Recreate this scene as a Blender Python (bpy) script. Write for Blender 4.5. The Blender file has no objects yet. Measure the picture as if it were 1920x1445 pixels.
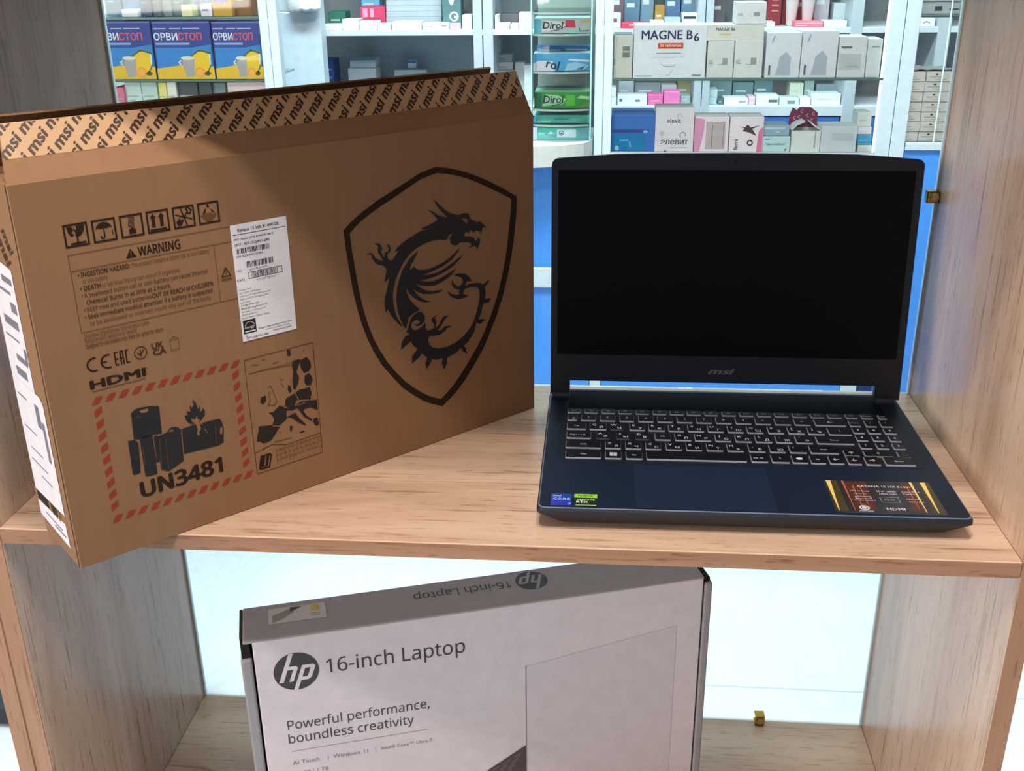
import bpy, bmesh, math, random
from mathutils import Vector, Matrix
from mathutils.geometry import tessellate_polygon
random.seed(7)
C = bpy.context.scene.collection
SC = bpy.context.scene
V3 = Vector

# ------------------------------------------------------------------ camera
# world: x right along the shelf (0 = right side panel), y into the depth (0 = shelf front), z up (0 = shelf top)
CAM_F, CAM_PITCH, CAM_YAW, CAM_ROLL = 1972.62, 0.3925, -0.0882, -0.0126
CAM_LOC = V3((-0.3407, -0.7513, 0.4554))
_cy, _sy, _cp, _sp = math.cos(CAM_YAW), math.sin(CAM_YAW), math.cos(CAM_PITCH), math.sin(CAM_PITCH)
FWD = V3((_sy * _cp, _cy * _cp, -_sp))
_r0 = V3((_cy, -_sy, 0)); _u0 = _r0.cross(FWD)
RGT = math.cos(CAM_ROLL) * _r0 + math.sin(CAM_ROLL) * _u0
UPV = -math.sin(CAM_ROLL) * _r0 + math.cos(CAM_ROLL) * _u0
cd = bpy.data.cameras.new('camera'); cam = bpy.data.objects.new('camera', cd); C.objects.link(cam)
cd.sensor_width = 36; cd.lens = CAM_F / 1920 * 36; cd.clip_start = 0.01
cam.matrix_world = Matrix(((RGT.x, UPV.x, -FWD.x, CAM_LOC.x), (RGT.y, UPV.y, -FWD.y, CAM_LOC.y), (RGT.z, UPV.z, -FWD.z, CAM_LOC.z), (0, 0, 0, 1)))
SC.camera = cam

# ------------------------------------------------------------------ world, lights, exposure
SC.view_settings.view_transform = 'Standard'; SC.view_settings.look = 'None'
SC.view_settings.gamma = 1; SC.view_settings.use_curve_mapping = False
SC.view_settings.exposure = 0.0
FLOOR, CEIL = -1.05, 1.95
w = bpy.data.worlds.new('world'); SC.world = w; w.use_nodes = True
w.node_tree.nodes['Background'].inputs[0].default_value = (0.93, 0.95, 1.0, 1)
w.node_tree.nodes['Background'].inputs[1].default_value = 0.22

def area(name, loc, size, power, col, target=None, sy=None):
    l = bpy.data.lights.new(name, 'AREA'); l.energy = power; l.color = col; l.size = size
    if sy: l.shape = 'RECTANGLE'; l.size_y = sy
    o = bpy.data.objects.new(name, l); C.objects.link(o); o.location = loc
    d = (V3(target) - V3(loc)) if target else V3((0, 0, -1))
    o.rotation_euler = d.to_track_quat('-Z', 'Y').to_euler()
    return o
area('ceiling_spot_light', (-0.55, -0.75, 1.9), 0.12, 24, (1.0, 0.88, 0.79), (-0.4, 0.1, 0.0))
area('ceiling_spot_light', (-0.25, -0.44, 1.9), 0.12, 17, (1.0, 0.90, 0.82), (-0.4, 0.05, 0.0))
area('front_left_fill_light', (-3.2, -2.3, 0.75), 1.6, 85, (1.0, 0.93, 0.86), (-0.2, 0.1, 0.0), 1.3)  # added soft fill from the front left, no window known there
area('aisle_panel_light', (-0.5, 0.8, 1.93), 1.8, 150, (0.72, 0.93, 1.0), None, 0.5)
area('pharmacy_panel_light', (-0.3, 2.15, 1.93), 3.0, 46, (0.80, 0.95, 1.0), None, 0.3)

# ------------------------------------------------------------------ pixel helpers (photo 1920x1445 -> points on known surfaces)
def ray(px, py): return FWD + RGT * ((px - 960) / CAM_F) - UPV * ((py - 722.5) / CAM_F)
def on_plane(px, py, o, n):
    d = ray(px, py); return CAM_LOC + d * ((V3(o) - CAM_LOC).dot(n) / d.dot(n))
def on_y(px, py, Y): return on_plane(px, py, (0, Y, 0), V3((0, 1, 0)))
def project(p):
    d = V3(p) - CAM_LOC; z = d.dot(FWD)
    return 960 + CAM_F * d.dot(RGT) / z, 722.5 - CAM_F * d.dot(UPV) / z

# ------------------------------------------------------------------ materials
MATS = {}
def lin(c): return tuple(((x / 255) / 12.92 if x / 255 <= .04045 else ((x / 255 + .055) / 1.055) ** 2.4) for x in c)
def M(rgb, rough=.55, metal=0.0, spec=.4, var=.04, emit=0):
    key = (rgb, rough, metal, spec, var, emit)
    if key in MATS: return MATS[key]
    m = bpy.data.materials.new('mat_%d_%d_%d' % rgb); m.use_nodes = True
    nt = m.node_tree; p = nt.nodes['Principled BSDF']
    l = lin(rgb)
    n = nt.nodes.new('ShaderNodeTexNoise'); n.inputs['Scale'].default_value = 60
    tc = nt.nodes.new('ShaderNodeTexCoord'); nt.links.new(tc.outputs['Object'], n.inputs['Vector'])
    r = nt.nodes.new('ShaderNodeValToRGB')
    r.color_ramp.elements[0].position = .3; r.color_ramp.elements[1].position = .7
    r.color_ramp.elements[0].color = tuple(x * (1 - var) for x in l) + (1,)
    r.color_ramp.elements[1].color = tuple(min(1, x * (1 + var)) for x in l) + (1,)
    nt.links.new(n.outputs['Fac'], r.inputs['Fac']); nt.links.new(r.outputs['Color'], p.inputs['Base Color'])
    p.inputs['Roughness'].default_value = rough; p.inputs['Metallic'].default_value = metal
    p.inputs['Specular IOR Level'].default_value = spec
    if emit:
        p.inputs['Emission Color'].default_value = l + (1,); p.inputs['Emission Strength'].default_value = emit
    MATS[key] = m
    return m

def wood(name, axis, dark=(174, 143, 120), mid=(199, 168, 144), light=(215, 187, 164)):
    m = bpy.data.materials.new(name); m.use_nodes = True; nt = m.node_tree; p = nt.nodes['Principled BSDF']
    tc = nt.nodes.new('ShaderNodeTexCoord')
    def noise(sc, det, rough=.6, dist=0):
        mp = nt.nodes.new('ShaderNodeMapping'); nt.links.new(tc.outputs['Object'], mp.inputs[0]); mp.inputs['Scale'].default_value = sc
        n = nt.nodes.new('ShaderNodeTexNoise'); nt.links.new(mp.outputs[0], n.inputs['Vector'])
        n.inputs['Scale'].default_value = 1; n.inputs['Detail'].default_value = det; n.inputs['Roughness'].default_value = rough
        n.inputs['Distortion'].default_value = dist
        return n.outputs['Fac']
    def ax(a, b): return (a, b, b) if axis == 'x' else (b, b, a)
    broad = noise(ax(1.3, 11), 4, .6, .8)
    r = nt.nodes.new('ShaderNodeValToRGB'); nt.links.new(broad, r.inputs[0])
    e = r.color_ramp.elements; e[0].position = .3; e[0].color = lin(dark) + (1,); e[1].position = .68; e[1].color = lin(light) + (1,)
    x = r.color_ramp.elements.new(.47); x.color = lin(mid) + (1,)
    fine = noise(ax(9, 210), 4, .65)
    rf = nt.nodes.new('ShaderNodeValToRGB'); nt.links.new(fine, rf.inputs[0])
    rf.color_ramp.elements[0].position = .575; rf.color_ramp.elements[0].color = (1, 1, 1, 1)
    rf.color_ramp.elements[1].position = .70; rf.color_ramp.elements[1].color = (.52, .44, .38, 1)
    mx = nt.nodes.new('ShaderNodeMix'); mx.data_type = 'RGBA'; mx.blend_type = 'MULTIPLY'; mx.inputs[0].default_value = 1
    nt.links.new(r.outputs[0], mx.inputs[6]); nt.links.new(rf.outputs[0], mx.inputs[7])
    fleck = noise(ax(38, 420), 2, .5)
    knot = noise(ax(7, 55), 2, .5, 1.2)
    rk = nt.nodes.new('ShaderNodeValToRGB'); nt.links.new(knot, rk.inputs[0])
    rk.color_ramp.elements[0].position = .66; rk.color_ramp.elements[0].color = (1, 1, 1, 1)
    rk.color_ramp.elements[1].position = .78; rk.color_ramp.elements[1].color = (.58, .5, .44, 1)
    m2 = nt.nodes.new('ShaderNodeMix'); m2.data_type = 'RGBA'; m2.blend_type = 'MULTIPLY'; m2.inputs[0].default_value = 1
    nt.links.new(mx.outputs[2], m2.inputs[6]); nt.links.new(rk.outputs[0], m2.inputs[7])
    rq = nt.nodes.new('ShaderNodeValToRGB'); nt.links.new(fleck, rq.inputs[0])
    rq.color_ramp.elements[0].position = .62; rq.color_ramp.elements[0].color = (1, 1, 1, 1)
    rq.color_ramp.elements[1].position = .70; rq.color_ramp.elements[1].color = (.70, .62, .56, 1)
    m3 = nt.nodes.new('ShaderNodeMix'); m3.data_type = 'RGBA'; m3.blend_type = 'MULTIPLY'; m3.inputs[0].default_value = 1
    nt.links.new(m2.outputs[2], m3.inputs[6]); nt.links.new(rq.outputs[0], m3.inputs[7])
    nt.links.new(m3.outputs[2], p.inputs['Base Color'])
    p.inputs['Roughness'].default_value = .27; p.inputs['Specular IOR Level'].default_value = .5
    b = nt.nodes.new('ShaderNodeBump'); b.inputs['Strength'].default_value = .05; b.inputs['Distance'].default_value = .0004
    nt.links.new(fine, b.inputs['Height']); nt.links.new(b.outputs[0], p.inputs['Normal'])
    return m
WOODX, WOODZ = wood('oak_laminate_lengthwise', 'x'), wood('oak_laminate_upright', 'z')
BANDX = wood('oak_edge_band_lengthwise', 'x', (132, 94, 70), (160, 118, 90), (172, 132, 104)); BANDZ = wood('oak_edge_band_upright', 'z', (132, 94, 70), (160, 118, 90), (172, 132, 104))
EDGE = M((222, 186, 160), .5)  # highlight painted as a pale line along the boards' top front corner

def kraft(name, rgb):
    m = bpy.data.materials.new(name); m.use_nodes = True; nt = m.node_tree; p = nt.nodes['Principled BSDF']
    tc = nt.nodes.new('ShaderNodeTexCoord'); mp = nt.nodes.new('ShaderNodeMapping'); nt.links.new(tc.outputs['Object'], mp.inputs[0])
    mp.inputs['Scale'].default_value = (150, 150, 14)
    n = nt.nodes.new('ShaderNodeTexNoise'); nt.links.new(mp.outputs[0], n.inputs[0]); n.inputs['Scale'].default_value = 1
    n2 = nt.nodes.new('ShaderNodeTexNoise'); nt.links.new(tc.outputs['Object'], n2.inputs[0]); n2.inputs['Scale'].default_value = 9; n2.inputs['Detail'].default_value = 5
    a = nt.nodes.new('ShaderNodeMath'); a.operation = 'ADD'; nt.links.new(n.outputs[0], a.inputs[0]); nt.links.new(n2.outputs[0], a.inputs[1])
    r = nt.nodes.new('ShaderNodeValToRGB'); nt.links.new(a.outputs[0], r.inputs[0]); l = lin(rgb)
    r.color_ramp.elements[0].position = .7; r.color_ramp.elements[0].color = tuple(x * .965 for x in l) + (1,)
    r.color_ramp.elements[1].position = 1.0; r.color_ramp.elements[1].color = tuple(x * 1.03 for x in l) + (1,)
    # ramp input is clamped to 0..1: halve the sum first
    h = nt.nodes.new('ShaderNodeMath'); h.operation = 'MULTIPLY'; h.inputs[1].default_value = .9
    nt.links.new(a.outputs[0], h.inputs[0]); nt.links.new(h.outputs[0], r.inputs[0])
    nt.links.new(r.outputs[0], p.inputs['Base Color']); p.inputs['Roughness'].default_value = .7; p.inputs['Specular IOR Level'].default_value = .25
    return m
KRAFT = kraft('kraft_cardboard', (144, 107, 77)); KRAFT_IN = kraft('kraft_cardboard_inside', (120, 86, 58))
INK = M((42, 27, 18), .6, spec=.2); INK_SOFT = M((104, 70, 44), .6, spec=.2); INK_MID = M((70, 46, 30), .6, spec=.2); RED_INK = M((150, 58, 36), .6, spec=.2)
BLACK_INK = M((28, 28, 32), .5); PAPER = M((232, 228, 236), .5)

def glass_mat(name, tint, fac):
    m = bpy.data.materials.new(name); m.use_nodes = True; nt = m.node_tree; nt.nodes.remove(nt.nodes['Principled BSDF'])
    out = nt.nodes['Material Output']; t = nt.nodes.new('ShaderNodeBsdfTransparent'); t.inputs[0].default_value = tint + (1,)
    g = nt.nodes.new('ShaderNodeBsdfGlossy'); g.inputs['Roughness'].default_value = .03
    f = nt.nodes.new('ShaderNodeFresnel'); f.inputs[0].default_value = 1.45
    k = nt.nodes.new('ShaderNodeMath'); k.operation = 'MULTIPLY'; k.inputs[1].default_value = fac
    mx = nt.nodes.new('ShaderNodeMixShader'); nt.links.new(f.outputs[0], k.inputs[0]); nt.links.new(k.outputs[0], mx.inputs[0])
    nt.links.new(t.outputs[0], mx.inputs[1]); nt.links.new(g.outputs[0], mx.inputs[2]); nt.links.new(mx.outputs[0], out.inputs[0])
    return m
GLASS = glass_mat('clear_glass', (.97, .985, .98), .8)
GLASS_G = glass_mat('green_edged_glass', (.80, .93, .89), .8)
GLASS_EDGE = M((150, 190, 180), .15)

def marble():
    m = bpy.data.materials.new('white_marble_tile'); m.use_nodes = True; nt = m.node_tree; p = nt.nodes['Principled BSDF']
    tc = nt.nodes.new('ShaderNodeTexCoord')
    n = nt.nodes.new('ShaderNodeTexNoise'); nt.links.new(tc.outputs['Object'], n.inputs[0]); n.inputs['Scale'].default_value = 2.2; n.inputs['Detail'].default_value = 7; n.inputs['Distortion'].default_value = 1.6
    r = nt.nodes.new('ShaderNodeValToRGB'); nt.links.new(n.outputs[0], r.inputs[0]); e = r.color_ramp.elements
    e[0].position = .485; e[0].color = (.64, .65, .66, 1); e[1].position = .515; e[1].color = (.64, .65, .66, 1)
    x = e.new(.5); x.color = (.59, .61, .63, 1)
    b = nt.nodes.new('ShaderNodeTexBrick'); b.offset = .5
    sx = nt.nodes.new('ShaderNodeSeparateXYZ'); cx = nt.nodes.new('ShaderNodeCombineXYZ'); nt.links.new(tc.outputs['Object'], sx.inputs[0])
    nt.links.new(sx.outputs['Y'], cx.inputs['X']); nt.links.new(sx.outputs['X'], cx.inputs['Y']); nt.links.new(cx.outputs[0], b.inputs[0])
    b.inputs['Scale'].default_value = 1; b.inputs['Brick Width'].default_value = 1.2; b.inputs['Row Height'].default_value = 1.6; b.inputs['Mortar Size'].default_value = .003
    b.inputs['Mortar'].default_value = (.72, .72, .70, 1); b.inputs['Color2'].default_value = (1, 1, 1, 1); b.inputs['Color1'].default_value = (1, 1, 1, 1)
    mx = nt.nodes.new('ShaderNodeMix'); mx.data_type = 'RGBA'; mx.blend_type = 'MULTIPLY'; mx.inputs[0].default_value = 1
    nt.links.new(r.outputs[0], mx.inputs[6]); nt.links.new(b.outputs[0], mx.inputs[7]); nt.links.new(mx.outputs[2], p.inputs['Base Color'])
    p.inputs['Roughness'].default_value = .25
    return m

# ------------------------------------------------------------------ builders
def tag(o, label=None, cat=None, group=None, kind=None):
    if label: o['label'] = label
    if cat: o['category'] = cat
    if group: o['group'] = group
    if kind: o['kind'] = kind
    return o
def thing(name, label, cat, loc=(0, 0, 0), rotz=0, group=None):
    o = bpy.data.objects.new(name, None); C.objects.link(o); o.empty_display_size = .03
    o.location = loc; o.rotation_euler = (0, 0, rotz)
    return tag(o, label, cat, group)

def face(f):                                # the typefaces that ship with Blender, else its built-in one
    try: return bpy.data.fonts.load(bpy.utils.system_resource('DATAFILES', path='fonts') + '/' + f)
    except Exception: return None
NOTO = face('NotoSansHebrew-Regular.woff2')
class Fr:                                   # a flat frame: origin, u axis, v axis
    def __init__(s, o, u, v):
        s.o, s.u, s.v = V3(o), V3(u).normalized(), V3(v).normalized(); s.n = s.u.cross(s.v)
    def at(s, u, v, h=0): return s.o + s.u * u + s.v * v + s.n * h
def area2(p): return sum(p[i][0] * p[(i + 1) % len(p)][1] - p[(i + 1) % len(p)][0] * p[i][1] for i in range(len(p))) / 2

class B:
    def __init__(s): s.v = []; s.f = []; s.m = []; s.mats = []
    def mi(s, m):
        if m not in s.mats: s.mats.append(m)
        return s.mats.index(m)
    def add(s, verts, faces, mat):
        k = len(s.v); i = s.mi(mat); s.v += [V3(x) for x in verts]
        for f in faces: s.f.append([k + j for j in f]); s.m.append(i)
    def box(s, a, b, mat, bev=0, seg=2, fr=None):
        bm = bmesh.new(); bmesh.ops.create_cube(bm, size=1)
        for q in bm.verts: q.co = V3((a[i] + b[i]) / 2 + q.co[i] * (b[i] - a[i]) for i in range(3)) if False else V3([(a[i] + b[i]) / 2 + q.co[i] * (b[i] - a[i]) for i in range(3)])
        if bev: bmesh.ops.bevel(bm, geom=bm.edges[:], offset=bev, segments=seg, affect='EDGES', profile=.5)
        s.bm(bm, mat, fr)
    def bm(s, bm, mat, fr=None):
        bm.verts.index_update()
        s.add([(fr.at(*q.co) if fr else q.co.copy()) for q in bm.verts], [[q.index for q in f.verts] for f in bm.faces], mat); bm.free()
    def loft(s, rings, mat, cap=True):
        n = len(rings[0]); vs = [p for r in rings for p in r]; fs = []
        for k in range(len(rings) - 1):
            for i in range(n): fs.append((k * n + i, k * n + (i + 1) % n, (k + 1) * n + (i + 1) % n, (k + 1) * n + i))
        if cap: fs.append(tuple(range(n))[::-1]); fs.append(tuple(range((len(rings) - 1) * n, len(rings) * n)))
        s.add(vs, fs, mat)
    def prism(s, fr, pts, h0, h1, mat, holes=()):
        if area2(pts) < 0: pts = pts[::-1]
        s.poly(fr, pts, mat, h1, holes); s.poly(fr, pts, mat, h0, holes, True)
        for lp, fl in [(pts, 0)] + [(h if area2(h) < 0 else h[::-1], 0) for h in holes]:
            n = len(lp); vs = [fr.at(*p, h0) for p in lp] + [fr.at(*p, h1) for p in lp]
            s.add(vs, [(i, (i + 1) % n, n + (i + 1) % n, n + i) for i in range(n)], mat)
    def poly(s, fr, pts, mat, lift=.0003, holes=(), back=False):
        loops = [list(pts)] + [list(h) for h in holes]; flat = [p for l in loops for p in l]
        tris = tessellate_polygon([[V3((p[0], p[1], 0)) for p in l] for l in loops]); fs = []
        for t in tris:
            a = area2([flat[i] for i in t])
            if abs(a) < 1e-14: continue
            fs.append(tuple(t) if (a > 0) != back else tuple(t)[::-1])
        s.add([fr.at(p[0], p[1], lift) for p in flat], fs, mat)
    def rect(s, fr, u0, v0, u1, v1, mat, lift=.0003): s.poly(fr, [(u0, v0), (u1, v0), (u1, v1), (u0, v1)], mat, lift)
    def frame(s, fr, u0, v0, u1, v1, t, mat, lift=.0003):
        s.poly(fr, [(u0, v0), (u1, v0), (u1, v1), (u0, v1)], mat, lift, [[(u0 + t, v0 + t), (u1 - t, v0 + t), (u1 - t, v1 - t), (u0 + t, v1 - t)]])
    def line(s, fr, pts, w, mat, lift=.0003):
        for a, b in zip(pts, pts[1:]):
            d = V3((b[0] - a[0], b[1] - a[1])); L = d.length
            if L < 1e-9: continue
            n = V3((-d.y, d.x)) / L * w / 2; e = d / L * w * .3
            s.poly(fr, [(a[0] - e.x + n.x, a[1] - e.y + n.y), (a[0] - e.x - n.x, a[1] - e.y - n.y), (b[0] + e.x - n.x, b[1] + e.y - n.y), (b[0] + e.x + n.x, b[1] + e.y + n.y)], mat, lift)
    def disc(s, fr, u, v, ru, mat, lift=.0003, rv=None, n=40, hole=0):
        rv = rv or ru; c = [(u + ru * math.cos(6.28318 * i / n), v + rv * math.sin(6.28318 * i / n)) for i in range(n)]
        h = [[(u + (p[0] - u) * hole, v + (p[1] - v) * hole) for p in c]] if hole else []
        s.poly(fr, c, mat, lift, h)
    def arc(s, fr, u, v, r, a0, a1, w, mat, lift=.0003, n=18):
        a = [math.radians(a0 + (a1 - a0) * i / n) for i in range(n + 1)]
        s.poly(fr, [(u + (r + w / 2) * math.cos(t), v + (r + w / 2) * math.sin(t)) for t in a] + [(u + (r - w / 2) * math.cos(t), v + (r - w / 2) * math.sin(t)) for t in a[::-1]], mat, lift)
    def text(s, fr, body, u, v, mat, size=None, width=None, height=None, lift=.0003, bold=0, shear=0, rot=0, align='LEFT', clip=None, res=2, maxw=None, font=None, space=1):
        c = bpy.data.curves.new('t', 'FONT'); c.body = body; c.size = 1; c.resolution_u = res; c.shear = shear; c.space_character = space
        if font: c.font = font
        o = bpy.data.objects.new('t', c); me = o.to_mesh(); bm = bmesh.new(); bm.from_mesh(me); o.to_mesh_clear()
        bpy.data.objects.remove(o); bpy.data.curves.remove(c)
        if not bm.verts: bm.free(); return
        x0 = min(q.co.x for q in bm.verts); x1 = max(q.co.x for q in bm.verts); y1 = max(q.co.y for q in bm.verts)
        sx = sy = size or 1
        if width: sx = width / (x1 - x0); sy = sx
        if height: sy = height / y1; sx = sx if width else sy
        if size and maxw and (x1 - x0) * sx > maxw: sx = maxw / (x1 - x0)
        if bold:                            # heavier strokes: the outline repeated a hair to each side
            g0 = bm.verts[:] + bm.edges[:] + bm.faces[:]; d_ = bold * 1.1
            for n_, (dx, dy) in enumerate(((d_, 0), (-d_, 0), (0, d_ * .6), (0, -d_ * .6))):
                r_ = bmesh.ops.duplicate(bm, geom=g0)
                for q in r_['geom']:
                    if isinstance(q, bmesh.types.BMVert): q.co.x += dx; q.co.y += dy; q.co.z = n_ + 1
        off = {'LEFT': -x0, 'CENTER': -(x0 + x1) / 2, 'RIGHT': -x1}[align]; cr, sr = math.cos(rot), math.sin(rot)
        for q in bm.verts:
            a, b = (q.co.x + off) * sx, q.co.y * sy
            q.co = V3((u + a * cr - b * sr, v + a * sr + b * cr, lift + q.co.z * 1.2e-5))
        if clip:
            for co, no in clip:
                bmesh.ops.bisect_plane(bm, geom=bm.verts[:] + bm.edges[:] + bm.faces[:], plane_co=co, plane_no=no, clear_outer=True)
        bm.verts.index_update(); s.bm(bm, mat, fr)
    def tube(s, path, r, mat, n=10):
        rings = []
        for i, p in enumerate(path):
            d = (V3(path[min(i + 1, len(path) - 1)]) - V3(path[max(i - 1, 0)])).normalized()
            x = d.orthogonal().normalized() if i == 0 else (x - d * x.dot(d)).normalized(); y = d.cross(x)
            rings.append([V3(p) + x * r * math.cos(6.28318 * k / n) + y * r * math.sin(6.28318 * k / n) for k in range(n)])
        s.loft(rings, mat)
    def build(s, name, parent=None, loc=(0, 0, 0), smooth=False, label=None):
        me = bpy.data.meshes.new(name); me.from_pydata([tuple(x) for x in s.v], [], s.f)
        for m in s.mats: me.materials.append(m)
        me.polygons.foreach_set('material_index', s.m)
        if smooth:
            me.polygons.foreach_set('use_smooth', [True] * len(s.f))
            me.set_sharp_from_angle(angle=math.radians(35))
        me.update(); o = bpy.data.objects.new(name, me); C.objects.link(o); o.location = loc
        if parent: o.parent = parent
        if label: o['label'] = label
        return o

# ------------------------------------------------------------------ the setting
b = B(); b.box((-3.8, -3.57, -.05), (4.2, 2.53, 0), marble()); tag(b.build('floor', loc=(-.2, .57, FLOOR)), kind='structure')
b = B(); b.box((-4, 2.95, FLOOR), (4, 3.05, CEIL), M((205, 212, 214), .7)); tag(b.build('wall_back'), kind='structure')
b = B(); b.box((-4, -3, CEIL), (4, 3.05, CEIL + .05), M((215, 215, 212), .8)); tag(b.build('ceiling'), kind='structure')

# ------------------------------------------------------------------ oak shelving unit
W, D, H, T, PT = .853, .348, .455, .0148, .0165
unit = thing('shelving_unit', 'open oak-look shelving unit holding the laptop and both laptop boxes', 'shelving unit', (-W / 2, D / 2, FLOOR))
def P(x, y, z): return (x + W / 2, y - D / 2, z - FLOOR)
def board(name, z1, parent, t=T):
    b = B(); b.box(P(-W + .0003, 0, z1 - t), P(-.0003, D, z1), WOODX, .0006, 1)
    o = b.build(name, parent)
    b = B(); b.box(P(-W + .001, -.0008, z1 - t + .0003), P(-.001, .0004, z1 - .0007), BANDX); b.box(P(-W + .001, -.0007, z1 - .0009), P(-.001, .0006, z1 - .00005), EDGE); b.build('edge_band', o)
    return o
for z in (0.0, -H, .446, -.92): board('shelf_board', z, unit)
for x0 in (-W - PT, 0):
    b = B(); b.box(P(x0, 0, FLOOR), P(x0 + PT, D, .99), WOODZ, .0006, 1); o = b.build('side_panel', unit)
    b = B(); b.box(P(x0 + .0004, -.0010, FLOOR), P(x0 + PT - .0004, .0004, .9895), BANDZ); b.build('edge_band', o)
b = B(); b.box(P(-W - PT, 0, .99), P(PT, D, 1.006), WOODX); b.build('top_board', unit)
for z0, z1 in ((.001, .4306), (-H + .001, -T - .001)):
    b = B(); b.box(P(-W + .002, D - .004, z0), P(-.002, D - .0005, z1), GLASS)
    e = M((205, 222, 224), .2)
    for x in (-W + .0016, -.0016): b.box(P(x - .0008, D - .0046, z0), P(x + .0008, D + .0004, z1), e)
    b.build('glass_back', unit, label='clear glass back pane')
BRASS = M((176, 138, 58), .25, 1.0)
def clip(axis):
    b = B()
    if axis == 'x':        # on the right panel, reaching left over the glass
        b.box((-.0125, -.010, -.006), (0, -.0085, .006), BRASS, .0006); b.box((-.0015, -.010, -.006), (0, .004, .006), BRASS, .0006)
        b.box((-.0125, -.010, .0045), (0, .002, .006), BRASS, .0006); b.box((-.0125, -.010, -.006), (-.011, -.001, .006), BRASS, .0006)
        f = Fr((-.005, -.010, 0), (1, 0, 0), (0, 0, 1)); col = M((205, 185, 140), .35, .6)
    else:                  # on the bottom board, reaching up over the glass
        b.box((-.006, -.010, 0), (.006, -.0085, .0135), BRASS, .0006); b.box((-.006, -.010, 0), (.006, .004, .0015), BRASS, .0006)
        b.box((-.006, -.010, .012), (.006, .002, .0135), BRASS, .0006)
        f = Fr((0, -.010, .006), (1, 0, 0), (0, 0, 1)); col = M((190, 165, 100), .35, .6)
    n = 16; r = []
    for h, q in ((-.001, .0046), (.0012, .0044), (.0019, .003)): r.append([f.at(q * math.cos(6.283 * k / n), q * math.sin(6.283 * k / n), h) for k in range(n)])
    b.loft(r, col)
    return b
o = clip('x').build('glass_clip', unit, P(-.0003, D - .002, .219), label='brass clip on the right panel')
o = clip('z').build('glass_clip', unit, P(-.128, D - .002, -H + .0002), label='brass clip on the bottom board')
b = B(); b.box((0, 0, 0), (PT, D, 2.04), WOODZ, .0006, 1); b.box((.0004, -.0010, 0), (PT - .0004, .0004, 2.0395), BANDZ)
nb = thing('shelving_unit', 'second oak-look shelving unit, only its side panel showing at the left edge', 'shelving unit', (-W - 2 * PT - .001, 0, FLOOR)); b.build('side_panel', nb)
b = B(); b.box((-W - 2 * PT - .9, 0, 1.1), (-W - 2 * PT - .001, D, 1.116), WOODX); ob = b.build('shelf_board', nb, (W + 2 * PT + .001, 0, 0))

# ------------------------------------------------------------------ laptop
LX, LY, LYAW = -.3902, .0262, .0051
lap = thing('laptop', 'open black gaming laptop with a dark screen on the middle oak shelf', 'laptop', (LX, LY, .0002), LYAW)
def lw(u, v, z): return V3((LX + u * math.cos(LYAW) - v * math.sin(LYAW), LY + u * math.sin(LYAW) + v * math.cos(LYAW), z))
def u_of(px, v, z):                        # local u whose projection has this photo x
    a, c = 0.0, .36
    for _ in range(40):
        m_ = (a + c) / 2
        if project(lw(m_, v, z))[0] < px: a = m_
        else: c = m_
    return a
NAVY = M((19, 31, 49), .48, spec=.22); NAVY_D = M((25, 31, 42), .5); EDGEL = M((92, 104, 124), .3); SHELL = M((38, 40, 46), .55)
def rr(u0, v0, u1, v1, r, n=5, cut=0):
    pts = []
    for cx, cy, a0 in ((u1 - r, v0 + r, -90), (u1 - r, v1 - r, 0), (u0 + r, v1 - r, 90), (u0 + r, v0 + r, 180)):
        for i in range(n + 1):
            a = math.radians(a0 + 90 * i / n); pts.append((cx + r * math.cos(a), cy + r * math.sin(a)))
    return pts
LWD, LDP = .359, .2610
def ring(i, r, z, fi=0): return [V3((x, y, z)) for x, y in rr(i, fi, LWD - i, LDP - i * .4, r)]
b = B()
b.loft([ring(.020, .010, .0035, .012), ring(.014, .010, .0045, .0075), ring(.002, .007, .0135, .0015), ring(0, .006, .0155, 0), ring(0, .006, .0185, 0)], SHELL, False)
b.loft([ring(0, .006, .0185, 0), ring(.0012, .006, .0207, .0012)], NAVY_D, False)
b.loft([ring(.0012, .006, .0207, .0012), ring(.0022, .006, .0213, .0022)], EDGEL, False)
top = ring(.0022, .006, .0213, .0022); n = len(top)
b.add(top, [tuple(range(n))], NAVY); bot = ring(.020, .010, .0035, .012); b.add(bot, [tuple(range(n))[::-1]], SHELL)
base = b.build('base', lap, smooth=True)
b = B(); b.box((.03, .2595, .006), (.329, .2635, .0175), SHELL, .0015)
for k in range(28): b.box((.045 + k * .0097, .2633, .009), (.0515 + k * .0097, .2641, .0145), NAVY_D)
b.build('rear_exhaust', base)
for x in (.035, .30):
    for y in (.03, .215): b = B(); b.box((x, y, 0), (x + .026, y + .008, .0042), M((20, 20, 22), .8), .001); b.build('rubber_foot', base)
ft = Fr((0, 0, .0213), (1, 0, 0), (0, 1, 0))
b = B(); b.poly(ft, rr(.0834, .0038, .2015, .0842, .002), M((24, 37, 58), .40), .0002)
b.poly(ft, rr(.0830, .0034, .2019, .0846, .002), M((16, 22, 32), .5), .0001); b.build('touchpad', lap)
b = B(); b.prism(ft, rr(.0168, .0905, .3432, .2045, .003), -.0001, .00025, M((17, 22, 32), .5)); kb = b.build('keyboard', lap)
b = B(); LID_REFL = M((9, 14, 24), .75, spec=.08); b.prism(ft, rr(.0215, .2085, .3375, .2560, .002), -.0001, .0002, LID_REFL)  # dark strip paints the lid's reflection on the deck; its slots are made up
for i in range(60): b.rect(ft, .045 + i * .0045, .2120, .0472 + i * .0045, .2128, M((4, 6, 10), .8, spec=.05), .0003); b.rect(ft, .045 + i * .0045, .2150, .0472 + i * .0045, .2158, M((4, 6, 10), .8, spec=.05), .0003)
b.build('lid_reflection_strip', lap)
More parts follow.
